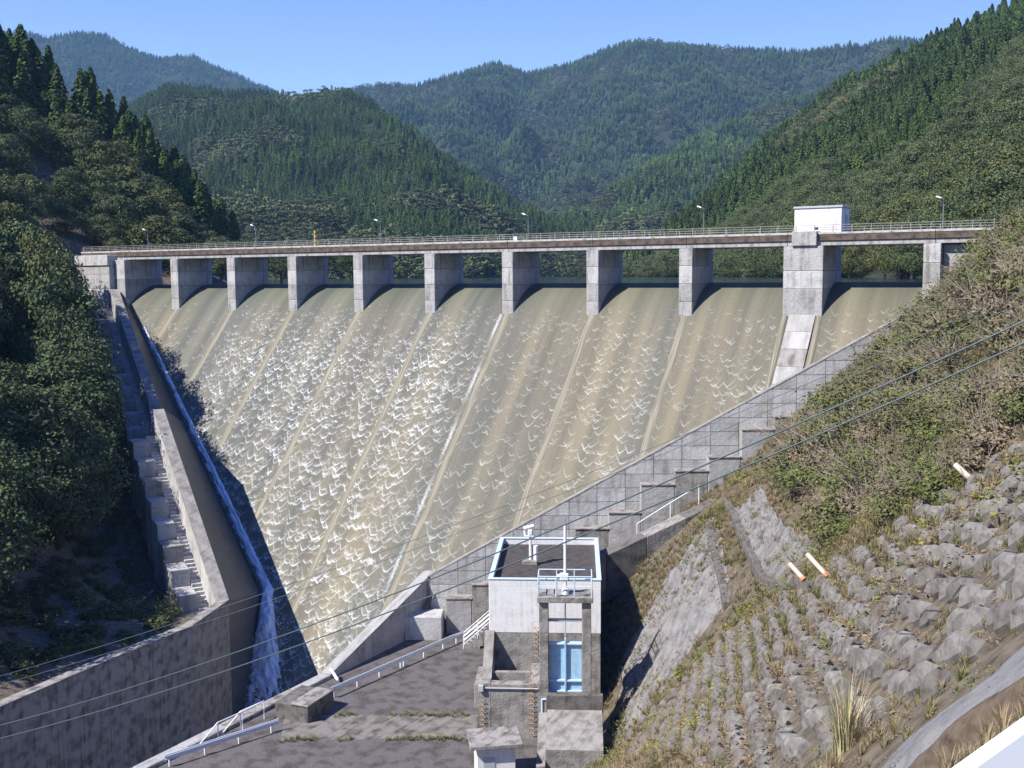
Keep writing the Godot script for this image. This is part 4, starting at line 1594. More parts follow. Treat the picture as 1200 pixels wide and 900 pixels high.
	for y in [10.2]:
		m = MB.new()
		m.box(fr, Vector3(5.31, y, 5.1), Vector3(7.99, y + 0.22, 5.35), 0.02)
		obj("beam", m.mesh(), M.steel, g)
	m = MB.new()
	m.tube([fr * Vector3(6.66, 12.5, 5.2), fr * Vector3(6.66, 12.95, 5.2), fr * Vector3(6.66, 13.0, 5.2)], [0.34, 0.26, 0.14], 10)
	m.tube([fr * Vector3(6.66, 13.0, 5.2), fr * Vector3(6.66, 18.2, 5.2)], [0.14, 0.12], 8)
	obj("stem_cover", m.mesh(), M.white, g)
	m = MB.new()
	m.box(fr, Vector3(6.2, 13.6, 5.0), Vector3(6.95, 14.2, 5.4), 0.08)
	m.tube([fr * Vector3(6.0, 13.9, 5.2), fr * Vector3(6.2, 13.9, 5.2)], [0.2, 0.2], 8)
	obj("hoist", m.mesh(), M.white, g)
	var deckrail := Node3D.new()
	deckrail.name = "railing"
	g.add_child(deckrail)
	for y in [13.35, 14.15]:
		for e in [[Vector3(4.5, y, 6.1), Vector3(8.8, y, 6.1)], [Vector3(4.5, y, 4.0), Vector3(8.8, y, 4.0)], [Vector3(4.5, y, 4.0), Vector3(4.5, y, 6.1)], [Vector3(8.8, y, 4.0), Vector3(8.8, y, 6.1)]]:
			m = MB.new()
			m.tube([fr * e[0], fr * e[1]], [0.05, 0.05], 6)
			obj("rail", m.mesh(), M.blue_rail, deckrail)
	for x in [4.5, 5.95, 7.4, 8.8]:
		for z in [4.0, 6.1]:
			m = MB.new()
			m.tube([fr * Vector3(x, 12.4, z), fr * Vector3(x, 14.15, z)], [0.05, 0.05], 6)
			obj("rail_post", m.mesh(), M.blue_rail, deckrail)
	# outlet block in front of the gate
	var ob := thing("outlet_block", "broad concrete slab block with a dark back beam below the blue gate", "block", O)
	m = MB.new()
	var sd := Transform3D(Basis(F, Vector3.UP, -R), Vector3.ZERO)
	m.prism(sd, PackedVector2Array([Vector2(5.92, -0.5), Vector2(11.5, -0.5), Vector2(11.5, 2.2), Vector2(5.92, 3.4)]), -9.6, -5.2)
	obj("slab", m.mesh(), M.old_concrete, ob)
	m = MB.new()
	m.box(fr, Vector3(5.1, 3.0, 5.93), Vector3(9.7, 4.5, 6.5), 0.05)
	obj("back_beam", m.mesh(), M.dark_concrete, ob)
	m = MB.new()
	m.prism(sd, PackedVector2Array([Vector2(5.92, -0.5), Vector2(12.2, -0.5), Vector2(12.2, 1.2), Vector2(5.92, 2.8)]), -5.18, -4.5)
	obj("side_step", m.mesh(), M.old_concrete, ob)
	m = MB.new()
	m.tube([fr * Vector3(4.75, 3.9, 5.95), fr * Vector3(4.75, 0.0, 5.95)], [0.07, 0.07], 6)
	m.tube([fr * Vector3(5.15, 3.9, 5.95), fr * Vector3(4.75, 3.9, 5.95)], [0.07, 0.07], 6)
	obj("pipe", m.mesh(), M.blue_rail, ob)
	# instrument on the roof
	var ins := thing("weather_instrument", "white camera instrument on a post standing on the dark roof", "instrument", O + fr * Vector3(3.3, TOP - 0.56, -7.0))
	m = MB.new()
	m.box(fr, Vector3(-0.75, 0, -0.5), Vector3(0.65, 0.42, 0.5), 0.04)
	obj("base_block", m.mesh(), M.old_concrete, ins)
	m = MB.new()
	m.tube([Vector3(0, 0.4, 0), Vector3(0, 2.7, 0)], [0.14, 0.12], 8)
	obj("post", m.mesh(), M.white, ins)
	m = MB.new()
	m.box(fr, Vector3(-0.55, 2.62, -0.2), Vector3(0.35, 2.74, 0.2), 0.03)
	m.box(fr, Vector3(-0.22, 2.74, -0.22), Vector3(0.22, 3.3, 0.22), 0.08)
	m.tube([fr * Vector3(-0.6, 3.35, 0), fr * Vector3(0.35, 3.62, 0)], [0.2, 0.17], 10)
	m.tube([fr * Vector3(-0.5, 2.75, 0), fr * Vector3(-0.5, 3.2, 0)], [0.12, 0.12], 8)
	obj("camera_head", m.mesh(), M.white, ins)
	m = MB.new()
	m.tube([fr * Vector3(0.5, 0.42, 0), fr * Vector3(0.5, 1.75, 0)], [0.22, 0.22], 10)
	obj("canister", m.mesh(), M.white, ins)

# ------------------------------------------------------------------ left bank wood
func left_wood() -> void:
	# tall leafy trees downstream of the wall
	var label := "tall dark leafy tree on the bank beside the shaded training wall"
	var group := "leafy trees beside the shaded wall"
	for i in 70:
		var u := rng.randf()
		var base := LA.lerp(LB, u * 1.05 - 0.04)
		var off := 12.0 + 9.0 * u + rng.randf() * 30.0
		var p := base + LOUT * off
		if p.z < 5.0:
			continue
		tree("broad", Vector3(p.x, ly(p.x, p.z) - 0.3, p.z), rng.randf_range(12.5, 17.0) * (1.0 - 0.25 * u), label, group, -1, 0.7 if off < 20.0 else 0.85)
	for a in [[7.5, 26.5, 19.5], [0.5, 23.0, 19.0], [-7.0, 18.5, 18.5], [12.5, 30.0, 17.5], [4.0, 25.0, 20.5], [-3.0, 20.5, 20.0], [17.0, 34.0, 14.0], [16.5, 31.0, 17.0], [20.5, 33.5, 16.0], [-11.0, 15.5, 17.0], [-9.0, 19.5, 18.0], [24.0, 36.0, 14.5]]:
		tree("broad", Vector3(a[0], ly(a[0], a[1]) - 0.3, a[1]), a[2], label, group, -1, 0.6)
	for a in [[40.0, 61.0, 14.0], [44.0, 66.0, 13.0], [37.0, 57.5, 13.0], [23.5, 38.0, 13.0], [28.0, 40.5, 12.0], [31.5, 43.5, 10.5], [19.0, 35.5, 14.0], [27.5, 46.0, 13.0], [33.0, 49.0, 11.0], [21.0, 46.5, 11.0], [25.0, 49.0, 10.5], [29.0, 53.0, 10.0], [33.0, 57.0, 9.0], [26.0, 57.0, 12.0], [37.0, 61.0, 8.0]]:
		tree("broad", Vector3(a[0], ly(a[0], a[1]) - 0.3, a[1]), a[2], label, group, -1, 0.9)
	for i in 24:
		var p := Vector3(rng.randf_range(12.0, 44.0), 0, rng.randf_range(59.0, 86.0))
		if p.x > 20.0 + (p.z - 56.0) * 1.1:
			continue
		tree("broad", Vector3(p.x, ly(p.x, p.z) - 0.3, p.z), rng.randf_range(12.0, 16.0), label, group)
	# leafy slope above the bridge end
	for i in 75:
		var x := rng.randf_range(-75.0, -24.0)
		var z := rng.randf_range(-40.0, 22.0)
		if x > -30.0 and z > -14.0 and z < 6.0:
			continue
		var y := ly(x, z)
		if y < 3.0 or y > 32.0:
			continue
		tree("broad", Vector3(x, y - 0.3, z), rng.randf_range(7.0, 11.5), "spreading grey-green tree on the slope above the bridge's wooded end", "trees above the bridge's wooded end")
	# cedars along the hill crest
	for i in 105:
		var t := rng.randf()
		var a: Vector3 = along([Vector3(-86, 0, -20), Vector3(-75.2, 0, -32.8), Vector3(-67.2, 0, -50.5), Vector3(-60.3, 0, -62.3), Vector3(-55.0, 0, -71)], t)
		var p: Vector3 = a + Vector3(0.75, 0, 0.6) * rng.randf_range(-16.0, 13.0)
		var y := ly(p.x, p.z)
		if y < 0.5:
			continue
		tree("cedar", Vector3(p.x, y - 0.3, p.z), rng.randf_range(10.0, 15.0), "tall dark cedar on the ridge above the bridge's wooded end", "cedars above the bridge's wooded end")
	# undergrowth on the shaded ledge and hillside
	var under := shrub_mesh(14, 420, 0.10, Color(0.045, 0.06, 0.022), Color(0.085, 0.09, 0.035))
	var places := []
	var tints := []
	for i in 2200:
		var p := Vector3(rng.randf_range(-30.0, 53.0), 0, rng.randf_range(4.0, 80.0))
		var off := (p - Vector3(LA.x, 0, LA.z)).dot(LOUT)
		if off < 6.5 or off > 45.0 or p.x > river_x(p.z) - 3.0 and p.z > 38.0:
			continue
		var sz := rng.randf_range(0.6, 1.7)
		places.append(Transform3D(Basis(Vector3.UP, rng.randf() * TAU).scaled(Vector3(sz * 1.3, sz, sz * 1.3)), Vector3(p.x, ly(p.x, p.z) - 0.15, p.z)))
		var k := rng.randf_range(0.7, 1.3)
		tints.append(Color(k, k, k))
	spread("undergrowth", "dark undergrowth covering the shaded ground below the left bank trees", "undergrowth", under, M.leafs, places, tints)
	# small trees along the shore just behind the bridge
	for a in [[-33.0, -14.0, 6.5, 1], [-31.5, -20.0, 7.0, 1], [-27.0, -22.0, 10.0, 0], [-24.5, -24.0, 8.5, 0], [-20.5, -22.0, 6.5, 2], [-16.5, -27.0, 9.0, 2], [-13.5, -30.0, 8.5, 1], [-8.0, -34.0, 8.0, 2], [-3.0, -38.0, 8.2, 0], [3.0, -42.0, 7.4, 1], [-36.0, -9.0, 6.0, 2], [-28.0, -13.0, 5.5, 0], [-30.0, 5.0, 6.0, 2], [-34.0, 9.0, 7.0, 0]]:
		var y := maxf(ly(a[0], a[1]), 0.3)
		tree("broad", Vector3(a[0], y - 0.2, a[1]), a[2], "small bright leafy tree on the shore just behind the bridge", "small trees behind the bridge", a[3])

# ------------------------------------------------------------------ right bank
func shrub_mesh(seed_: int, leaves: int, size: float, a: Color, b: Color, flat := 1.0) -> ArrayMesh:
	var r := RandomNumberGenerator.new()
	r.seed = seed_
	var mb := MB.new()
	var tips := []
	for k in 26:
		var d := Vector3(r.randfn(), absf(r.randfn()) * 0.9 * flat + 0.25, r.randfn()).normalized()
		tips.append(d * r.randf_range(0.55, 1.0) * Vector3(0.75, 0.85, 0.75))
	for i in leaves:
		var t: Vector3 = tips[r.randi() % tips.size()]
		var f := r.randf_range(0.35, 1.05)
		var p := t * f + Vector3(r.randfn(), r.randfn() * 0.7, r.randfn()) * 0.11
		if p.y < 0.0:
			p.y = -p.y
		leaf(mb, p, t.normalized(), size * r.randf_range(0.6, 1.3), mixc(a, b, r), r, 0.5)
	return mb.mesh()

func stem_mesh(seed_: int, count: int) -> ArrayMesh:
	var r := RandomNumberGenerator.new()
	r.seed = seed_
	var mb := MB.new()
	for k in count:
		var d := Vector3(r.randfn(), absf(r.randfn()) * 0.9 + 0.35, r.randfn()).normalized() * r.randf_range(0.7, 1.1)
		var mid := d * 0.5 + Vector3(r.randfn(), r.randfn(), r.randfn()) * 0.06
		mb.tube([Vector3(0, -0.08, 0), mid, d * Vector3(0.8, 0.9, 0.8)], [0.013, 0.009, 0.003], 4)
		for q in 2:
			var e := mid + (d * 0.35 + Vector3(r.randfn(), r.randfn(), r.randfn()) * 0.16)
			mb.tube([mid, e], [0.006, 0.002], 3)
	return mb.mesh()

func in_poly(x: float, z: float, poly: PackedVector2Array) -> bool:
	return Geometry2D.is_point_in_polygon(Vector2(x, z), poly)

func rock_patch(owner_: Node3D, a0: Vector3, a1: Vector3, b0: Vector3, b1: Vector3, seed_: int, tall: float) -> void:
	var rk := noise(seed_, 0.16, 5)
	var rows := []
	for i in 70:
		var f := i / 69.0
		var row := []
		for j in 46:
			var g := j / 45.0
			var p := a0.lerp(a1, f).lerp(b0.lerp(b1, f), g)
			var w := rk.get_noise_2d(f * 60.0 + g * 20.0, g * 12.0) * 0.8 + rk.get_noise_2d(f * 150.0, g * 40.0) * 0.25
			var rim := clampf(minf(minf(f, 1.0 - f), minf(g, 1.0 - g)) * 8.0, 0.0, 1.0)
			row.append(Vector3(p.x - 0.1, ry(p.x, p.z) + (0.3 + w * tall) * rim - 0.3 * (1.0 - rim), p.z))
		rows.append(row)
	var rm := MB.new()
	rm.grid(rows)
	obj("rock", rm.mesh(), M.shotcrete, owner_)

func right_bank() -> void:
	var shrubs := [
		shrub_mesh(1, 1500, 0.042, Color(0.075, 0.088, 0.03), Color(0.13, 0.13, 0.05)),
		shrub_mesh(2, 1300, 0.045, Color(0.14, 0.11, 0.07), Color(0.21, 0.165, 0.105)),
		shrub_mesh(3, 1500, 0.045, Color(0.075, 0.105, 0.03), Color(0.15, 0.165, 0.045)),
		shrub_mesh(4, 1100, 0.040, Color(0.10, 0.10, 0.045), Color(0.18, 0.155, 0.08))]
	var stems := [stem_mesh(1, 16), stem_mesh(2, 26), stem_mesh(3, 14), stem_mesh(4, 34)]
	var names := ["olive shrub of small leaves on the steep bank right of the spillway", "dry brown tangled shrub on the steep bank right of the spillway", "bright green leafy shrub on the steep bank right of the spillway", "thin-leaved twiggy shrub on the steep bank right of the spillway"]
	var bush := PackedVector2Array([Vector2(102, 19), Vector2(107.5, 13), Vector2(113.5, 8.5), Vector2(117.5, 4), Vector2(124, 8), Vector2(127, 40), Vector2(127, 64), Vector2(123, 67), Vector2(118.5, 58), Vector2(115, 52), Vector2(111, 40), Vector2(106, 30)])
	var n := 0
	var tries := 0
	while n < 284 and tries < 4000:
		tries += 1
		var x := rng.randf_range(99, 129)
		var z := rng.randf_range(0, 70)
		if not in_poly(x, z, bush):
			continue
		n += 1
		var pick := rng.randf()
		var k := 0 if pick < 0.3 else 1 if pick < 0.55 else 2 if pick < 0.72 else 3
		if z < 20.0 and pick > 0.45 and pick < 0.6:
			k = 2
		var size := rng.randf_range(1.9, 4.0) * clampf(1.25 - z / 110.0, 0.5, 1.2) * clampf(0.42 + z / 40.0, 0.5, 1.0)
		var o := thing("shrub", names[k], "shrub", Vector3(x, ry(x, z) - 0.15, z), "shrubs on the steep bank, kind %d" % (k + 1))
		o.rotation.y = rng.randf() * TAU
		o.scale = Vector3(size * rng.randf_range(0.9, 1.3), size * rng.randf_range(0.75, 1.1), size * rng.randf_range(0.9, 1.3))
		obj("stems", stems[k], M.twig, o)
		obj("leaves", shrubs[k], M.leafs, o)
	for a in [[105.5, 15.5, 3.6, 2], [106.5, 18.5, 3.8, 0], [108.5, 13.0, 3.4, 0], [104.6, 20.0, 3.4, 3], [107.5, 23.0, 3.8, 0], [110.5, 13.0, 3.2, 2], [113.0, 12.0, 3.0, 0], [109.0, 27.0, 3.6, 2], [114.6, 1.6, 3.3, 0], [116.4, 1.2, 3.6, 2], [118.4, 1.0, 3.4, 0], [115.4, 4.0, 3.2, 3], [117.6, 4.6, 3.0, 2], [120.0, 3.0, 3.4, 0], [113.6, 4.2, 2.6, 0]]:
		var o := thing("shrub", "tall leafy shrub crowding the upper end of the stepped wall", "shrub", Vector3(a[0], ry(a[0], a[1]) - 0.15, a[1]), "tall shrubs at the upper end of the stepped wall")
		o.rotation.y = rng.randf() * TAU
		o.scale = Vector3.ONE * float(a[2])
		obj("stems", stems[a[3]], M.twig, o)
		obj("leaves", shrubs[a[3]], M.leafs, o)
	# bare branching trees that lean out of the shrubs
	var r := RandomNumberGenerator.new()
	r.seed = 8
	for spot in [[110.5, 33.0, 1.0, "sparse leaning tree with forked bare branches below the shrubs"], [115.5, 47.0, 0.75, "low half-dead tree with pale forked branches above the blocks"], [104.8, 23.5, 0.8, "small thin tree reaching over the wall's footing blocks"], [119.0, 54.0, 0.6, "stunted pale-branched tree at the edge of the block slope"]]:
		var bt := thing("leaning_tree", spot[3], "tree", Vector3(spot[0], ry(spot[0], spot[1]) - 0.2, spot[1]))
		bt.scale = Vector3.ONE * float(spot[2])
		bt.rotation.y = r.randf_range(-0.5, 0.5)
		var tb := MB.new()
		var lv := MB.new()
		for hd0 in [Vector3(-5.0, 5.2, 0.5), Vector3(-3.5, 4.0, 2.0), Vector3(-2.0, 6.0, -1.0), Vector3(-6.0, 3.6, -0.5), Vector3(0.5, 5.0, 1.0), Vector3(-1.0, 3.2, 3.0), Vector3(2.0, 4.0, 0.0)]:
			var hd: Vector3 = hd0 + Vector3(r.randfn(), r.randfn(), r.randfn()) * 0.7
			var mid: Vector3 = hd * 0.5 + Vector3(r.randfn() * 0.3, 0.5, r.randfn() * 0.3)
			tb.tube([Vector3(0, -0.3, 0), mid * 0.55, mid, hd], [0.12, 0.09, 0.06, 0.025], 5)
			for q in 9:
				var sp: Vector3 = mid.lerp(hd, r.randf())
				var e: Vector3 = sp + Vector3(r.randfn(), r.randfn() * 0.5 + 0.3, r.randfn()) * 0.8
				tb.tube([sp, e], [0.028, 0.008], 4)
				for l in 13:
					leaf(lv, e + Vector3(r.randfn(), r.randfn() * 0.35, r.randfn()) * 0.38, Vector3.UP, r.randf_range(0.06, 0.12), mixc(Color(0.10, 0.115, 0.035), Color(0.19, 0.18, 0.065), r), r)
		obj("branches", tb.mesh(), M.twig, bt)
		obj("leaves", lv.mesh(), M.leafs, bt)
	# block revetment
	var rv := thing("block_revetment", "slope paved with rows of weathered pointed concrete blocks", "revetment")
	var bands := PackedVector2Array([Vector2(97.5, 44), Vector2(104, 43.5), Vector2(112, 52), Vector2(119, 60), Vector2(125.5, 66), Vector2(128.5, 78), Vector2(129, 94), Vector2(125.5, 92), Vector2(119, 82), Vector2(110, 66), Vector2(100, 51)])
	var shapes := []
	for k in 5:
		var m := MB.new()
		var h := 0.56 + 0.16 * k / 4.0
		var s := 0.5
		var tw := 0.16 + 0.05 * (k % 3)
		var jog := Vector3(rng.randf_range(-0.1, 0.1), 0, rng.randf_range(-0.1, 0.1))
		var lo := [Vector3(-s, 0, -s), Vector3(s, 0, -s), Vector3(s, 0, s), Vector3(-s, 0, s)]
		var mi := []
		var hi := []
		for q in 4:
			mi.append(lo[q] * 0.97 + Vector3(0, h * 0.35, 0))
			hi.append(lo[q] * tw * 2.0 + Vector3(0, h, 0) + jog)
		for q in 4:
			var q2 := (q + 1) % 4
			m.quad(lo[q] + Vector3(0, -0.3, 0), lo[q2] + Vector3(0, -0.3, 0), mi[q2], mi[q])
			m.quad(mi[q], mi[q2], hi[q2], hi[q])
		m.quad(hi[0], hi[1], hi[2], hi[3])
		shapes.append(m.mesh())
	var capm := MB.new()
	capm.box(Transform3D(), Vector3(-0.13, -0.25, -0.08), Vector3(0.13, 0.24, 0.08), 0.03)
	var cap := capm.mesh()
	var bl := []
	var step := 0.98
	for i in range(-30, 60):
		for j in range(-30, 60):
			# lattice turned so that its rows climb the bank
			var x := 100.0 + (i * 0.80 + j * 0.36) * step + 0.4 * rng.randf_range(-0.15, 0.15)
			var z := 46.0 + (j * 1.05 - i * 0.25) * step + 0.4 * rng.randf_range(-0.15, 0.15)
			if not in_poly(x, z, bands):
				continue
			var nx := (ry(x + 0.5, z) - ry(x - 0.5, z))
			var nzv := (ry(x, z + 0.5) - ry(x, z - 0.5))
			bl.append([Vector3(x, ry(x, z), z), Vector3(-nx, 1, -nzv).normalized()])
	bl.sort_custom(func(p, q): return p[0].distance_to(CAM) < q[0].distance_to(CAM))
	var extra := []
	var count := 0
	for b in bl:
		if rng.randf() < 0.14:
			continue
		var up: Vector3 = b[1]
		var xa := up.cross(Vector3(0.45, 0, 0.89)).normalized()
		var za := xa.cross(up).normalized()
		var basis := Basis(xa, up, za).rotated(up, 0.7 + rng.randf_range(-0.12, 0.12)).scaled(Vector3.ONE * rng.randf_range(0.6, 0.78))
		var place := Transform3D(basis, b[0] - up * rng.randf_range(-0.06, 0.14))
		if count >= 300:
			extra.append(place)
		else:
			var o := obj("revetment_block", shapes[rng.randi() % 5], M.block if rng.randf() < 0.6 else M.block_b, rv)
			o.transform = place
			if rng.randf() < 0.5 and count < 290:
				var c := obj("drain_cap", cap, M.black, o)
				c.position = Vector3(0.45, 0.32, 0.2)
		count += 1
	if extra.size():
		var mm := MultiMesh.new()
		mm.transform_format = MultiMesh.TRANSFORM_3D
		mm.mesh = shapes[2]
		mm.instance_count = extra.size()
		for i in extra.size():
			mm.set_instance_transform(i, extra[i])
		var mi := MultiMeshInstance3D.new()
		mi.name = "farther_blocks"
		mi.multimesh = mm
		mi.material_override = M.block
		mi.set_meta("kind", "stuff")
		rv.add_child(mi)
	# smooth cement strip and ditch edge close to the viewpoint
	var strip_ := []
	for i in 36:
		var f := i / 35.0
		var lo := Vector3(124.8, 0, 95.0).lerp(Vector3(128.2, 0, 94.6), f)
		var hi := Vector3(126.4, 0, 100.2).lerp(Vector3(129.2, 0, 101.6), f)
		var row := []
		for j in 20:
			var p := lo.lerp(hi, j / 19.0)
			row.append(Vector3(p.x, ry(p.x, p.z) - 0.35 + 0.65 * clampf(minf(j, 19 - j) * 0.6, 0.0, 1.0) + 0.12 * rough_n.get_noise_2d(p.x * 12.0, p.z * 12.0), p.z))
		strip_.append(row)
	var sm := MB.new()
	sm.grid(strip_)
	var cst := thing("cement_strip", "smooth grey cement strip laid across the near slope", "slab")
	obj("surface", sm.mesh(), M.cement, cst)
	var kb := []
	for i in 36:
		var f := i / 35.0
		var c := Vector3(126.5, 0, 100.6).lerp(Vector3(129.35, 0, 102.0), f)
		var row := []
		for j in 7:
			var q := c + Vector3(0.35, 0, 0.93) * (j * 0.15)
			row.append(Vector3(q.x, ry(q.x, q.z) + [-0.4, 0.3, 0.42, 0.42, 0.4, 0.25, -0.4][j] + 0.06 * rough_n.get_noise_2d(q.x * 25.0, q.z * 25.0), q.z))
		kb.append(row)
	var km := MB.new()
	km.grid(kb)
	obj("mossy_edge", km.mesh(), M.moss, cst)
	# sprayed rock face
	var rf := thing("rock_face", "bare wrinkled grey rock face beside the gate house", "rock")
	rock_patch(rf, Vector3(91.2, 0, 33.5), Vector3(96.5, 0, 44.5), Vector3(97.6, 0, 24.0), Vector3(104.0, 0, 38.5), 61, 0.7)
	var rg := thing("rock_face", "streaky rock band between the two gutter lines above the gate house", "rock")
	rock_patch(rg, Vector3(98.6, 0, 24.6), Vector3(110.6, 0, 48.5), Vector3(101.0, 0, 23.0), Vector3(113.6, 0, 48.0), 67, 0.45)
	# gutter edges running down across the bank
	for line in [[Vector3(98.3, 0, 24.2), Vector3(114.6, 0, 56.5), "long dark gutter edge slanting down the bank below the shrubs", 24], [Vector3(97.4, 0, 26.6), Vector3(103.6, 0, 39.6), "short dark gutter edge along the top of the bare rock", 10]]:
		var gt := thing("slope_gutter", line[2], "gutter")
		for k in line[3]:
			var p0: Vector3 = line[0].lerp(line[1], k / float(line[3]))
			var p1: Vector3 = line[0].lerp(line[1], (k + 0.97) / float(line[3]))
			p0.y = ry(p0.x, p0.z) + 0.55
			p1.y = ry(p1.x, p1.z) + 0.55
			var dz := (p1 - p0).normalized()
			var sx := dz.cross(Vector3.UP).normalized()
			var gm := MB.new()
			gm.box(Transform3D(Basis(dz, sx.cross(dz), sx), p0), Vector3(0, -0.9, -0.3), Vector3((p1 - p0).length(), 0.0, 0.3), 0.05)
			obj("gutter_stone", gm.mesh(), [M.block_b, M.dark_concrete, M.block_b][k % 3], gt)
	# drain pipes sticking out of the blocks
	for a in [[Vector3(123.0, -8.3, 65.0), Vector3(124.2, -9.2, 65.6), "pale drain pipe with an orange collar lying above the blocks"], [Vector3(114.4, -15.3, 58.0), Vector3(115.7, -16.3, 58.5), "longer pale drain pipe of the pair beside the rock ledge"], [Vector3(113.3, -16.1, 57.6), Vector3(114.3, -16.8, 58.1), "shorter pale drain pipe of the pair beside the rock ledge"]]:
		var lift := Vector3(0, 0.5, 0)
		var pp := thing("drain_pipe", a[2], "pipe", a[0] + lift)
		var d: Vector3 = a[1] - a[0]
		var m := MB.new()
		m.tube([Vector3.ZERO, d * 0.88], [0.14, 0.14], 10)
		obj("tube", m.mesh(), M.pipe, pp)
		m = MB.new()
		m.tube([d * 0.86, d], [0.17, 0.17], 10)
		obj("collar", m.mesh(), M.clay, pp)
	# grasses and weeds
	var tuft := MB.new()
	for k in 34:
		var a := r.randf() * TAU
		var d := Vector3(cos(a), 0, sin(a))
		var lean := r.randf_range(0.15, 0.6)
		var hgt := r.randf_range(0.5, 1.0)
		var w := Vector3(-d.z, 0, d.x) * 0.018
		var c := mixc(Color(0.9, 0.9, 0.9), Color(1.1, 1.1, 1.1), r)
		var p0 := d * 0.08
		var p1 := d * (0.08 + lean * 0.4) + Vector3(0, hgt * 0.6, 0)
		var p2 := d * (0.08 + lean) + Vector3(0, hgt * 0.9, 0)
		tuft.quad(p0 - w, p0 + w, p1 + w * 0.8, p1 - w * 0.8, c)
		tuft.tri(p1 - w * 0.8, p1 + w * 0.8, p2, c)
	var places := []
	var tints := []
	var gz := noise(300, 0.06, 3)
	for i in 26000:
		var x := rng.randf_range(86, 130)
		var z := rng.randf_range(2, 108)
		var s := (Vector3(x, 0, z) - W0).dot(WN)
		if s < 2.0:
			continue
		var y := ry(x, z)
		if y < -36.5:
			continue
		var nv := gz.get_noise_2d(x, z)
		if nv < -0.34 + rng.randf() * 0.25 or (z > 94.0 and x > 124.5 and z < 102.0):
			continue
		var sz := rng.randf_range(0.3, 0.95) * (0.6 if z > 72.0 else 1.0)
		places.append(Transform3D(Basis(Vector3.UP, rng.randf() * TAU).scaled(Vector3(sz, sz, sz)), Vector3(x, y - 0.03, z)))
		var green := clampf(gz.get_noise_2d(x * 1.7 + 80.0, z * 1.7) * 1.6 + 0.35 + rng.randf_range(-0.2, 0.2), 0.0, 1.0)
		var c := Color(0.29, 0.23, 0.13).lerp(Color(0.14, 0.15, 0.05), green * 0.75)
		tints.append(Color(c.r, c.g, c.b))
	spread("dry_grass", "dry straw and green grass tufts growing over the steep bank", "grass", tuft.mesh(), M.grass, places, tints)
	# creeping leaves in the gaps
	var creep := MB.new()
	for k in 40:
		leaf(creep, Vector3(r.randfn() * 0.35, absf(r.randfn()) * 0.15, r.randfn() * 0.35), Vector3.UP, r.randf_range(0.05, 0.11), mixc(Color(0.9, 0.9, 0.9), Color(1.1, 1.1, 1.1), r), r)
	places = []
	tints = []
	for i in 2600:
		var x := rng.randf_range(94, 129)
		var z := rng.randf_range(2, 100)
		if (Vector3(x, 0, z) - W0).dot(WN) < 2.0 or gz.get_noise_2d(x * 1.3 + 40.0, z * 1.3) < 0.05:
			continue
		var y := ry(x, z)
		var sz := rng.randf_range(0.7, 1.6) * (0.45 if z > 80.0 else 1.0)
		places.append(Transform3D(Basis(Vector3.UP, rng.randf() * TAU).scaled(Vector3(sz, sz, sz)), Vector3(x, y + 0.02, z)))
		var t := rng.randf()
		var c := Color(0.10, 0.15, 0.03).lerp(Color(0.30, 0.24, 0.04), t * t)
		tints.append(Color(c.r, c.g, c.b))
	spread("creeping_weeds", "low green and yellowing weeds creeping between the blocks", "weeds", creep.mesh(), M.grass, places, tints)
	# fallen leaves and sticks
	places = []
	tints = []
	for i in 5200:
		var x := rng.randf_range(94, 129)
		var z := rng.randf_range(4, 100)
		if (Vector3(x, 0, z) - W0).dot(WN) < 2.2:
			continue
		var sz := rng.randf_range(0.5, 1.3) * (0.5 if z > 80.0 else 1.0)
		places.append(Transform3D(Basis(Vector3.UP, rng.randf() * TAU).scaled(Vector3(sz, sz * 0.6, sz)), Vector3(x, ry(x, z) + 0.02, z)))
		tints.append(Color(0.30, 0.22, 0.13).lerp(Color(0.14, 0.10, 0.065), rng.randf()))
	spread("leaf_litter", "brown fallen leaves and sticks scattered over the steep bank", "litter", creep.mesh(), M.grass, places, tints)
	# pampas clump
	var pg := thing("pampas_grass", "tall clump of straw-coloured pampas grass with drooping blades", "grass clump", Vector3(124.0, ry(124.0, 91.0) - 0.1, 91.0))
	var bladem := MB.new()
	var deadm := MB.new()
	for k in 260:
		var a := r.randf() * TAU
		var d := Vector3(cos(a), 0, sin(a))
		var hgt := r.randf_range(0.9, 2.7)
		var lean := r.randf_range(0.1, 1.2)
		var w := Vector3(-d.z, 0, d.x) * r.randf_range(0.010, 0.02)
		var o := d * r.randf_range(0.0, 0.4)
		var prev := o
		var dead := r.randf() < 0.72
		var c := mixc(Color(0.42, 0.33, 0.19), Color(0.58, 0.48, 0.30), r) if dead else mixc(Color(0.16, 0.20, 0.07), Color(0.26, 0.29, 0.12), r)
		for q in 5:
			var f := (q + 1) / 5.0
			var nxt := o + d * lean * f * f + Vector3(0, hgt * (f - 0.3 * f * f * lean), 0)
			(deadm if dead else bladem).quad(prev - w * (1.2 - f), prev + w * (1.2 - f), nxt + w * (1.0 - f + 0.05), nxt - w * (1.0 - f + 0.05), c)
			prev = nxt
	obj("straw", deadm.mesh(), M.grass, pg)
	obj("blades", bladem.mesh(), M.grass, pg)
	# near guard rail
	var gr := thing("guard_rail", "white roadside guard rail on the near bank", "guard rail")
	var A := Vector3(129.283, -0.751, 113.649)
	var B := Vector3(129.507, -0.562, 113.497)
	var dd := (B - A).normalized()
	var fr := Transform3D(Basis(dd, Vector3.UP, dd.cross(Vector3.UP).normalized()), A)
	var m2 := MB.new()
	m2.box(fr, Vector3(-2.0, -0.35, -0.04), Vector3(5.0, 0.0, 0.04), 0.03)
	obj("beam", m2.mesh(), M.white, gr)
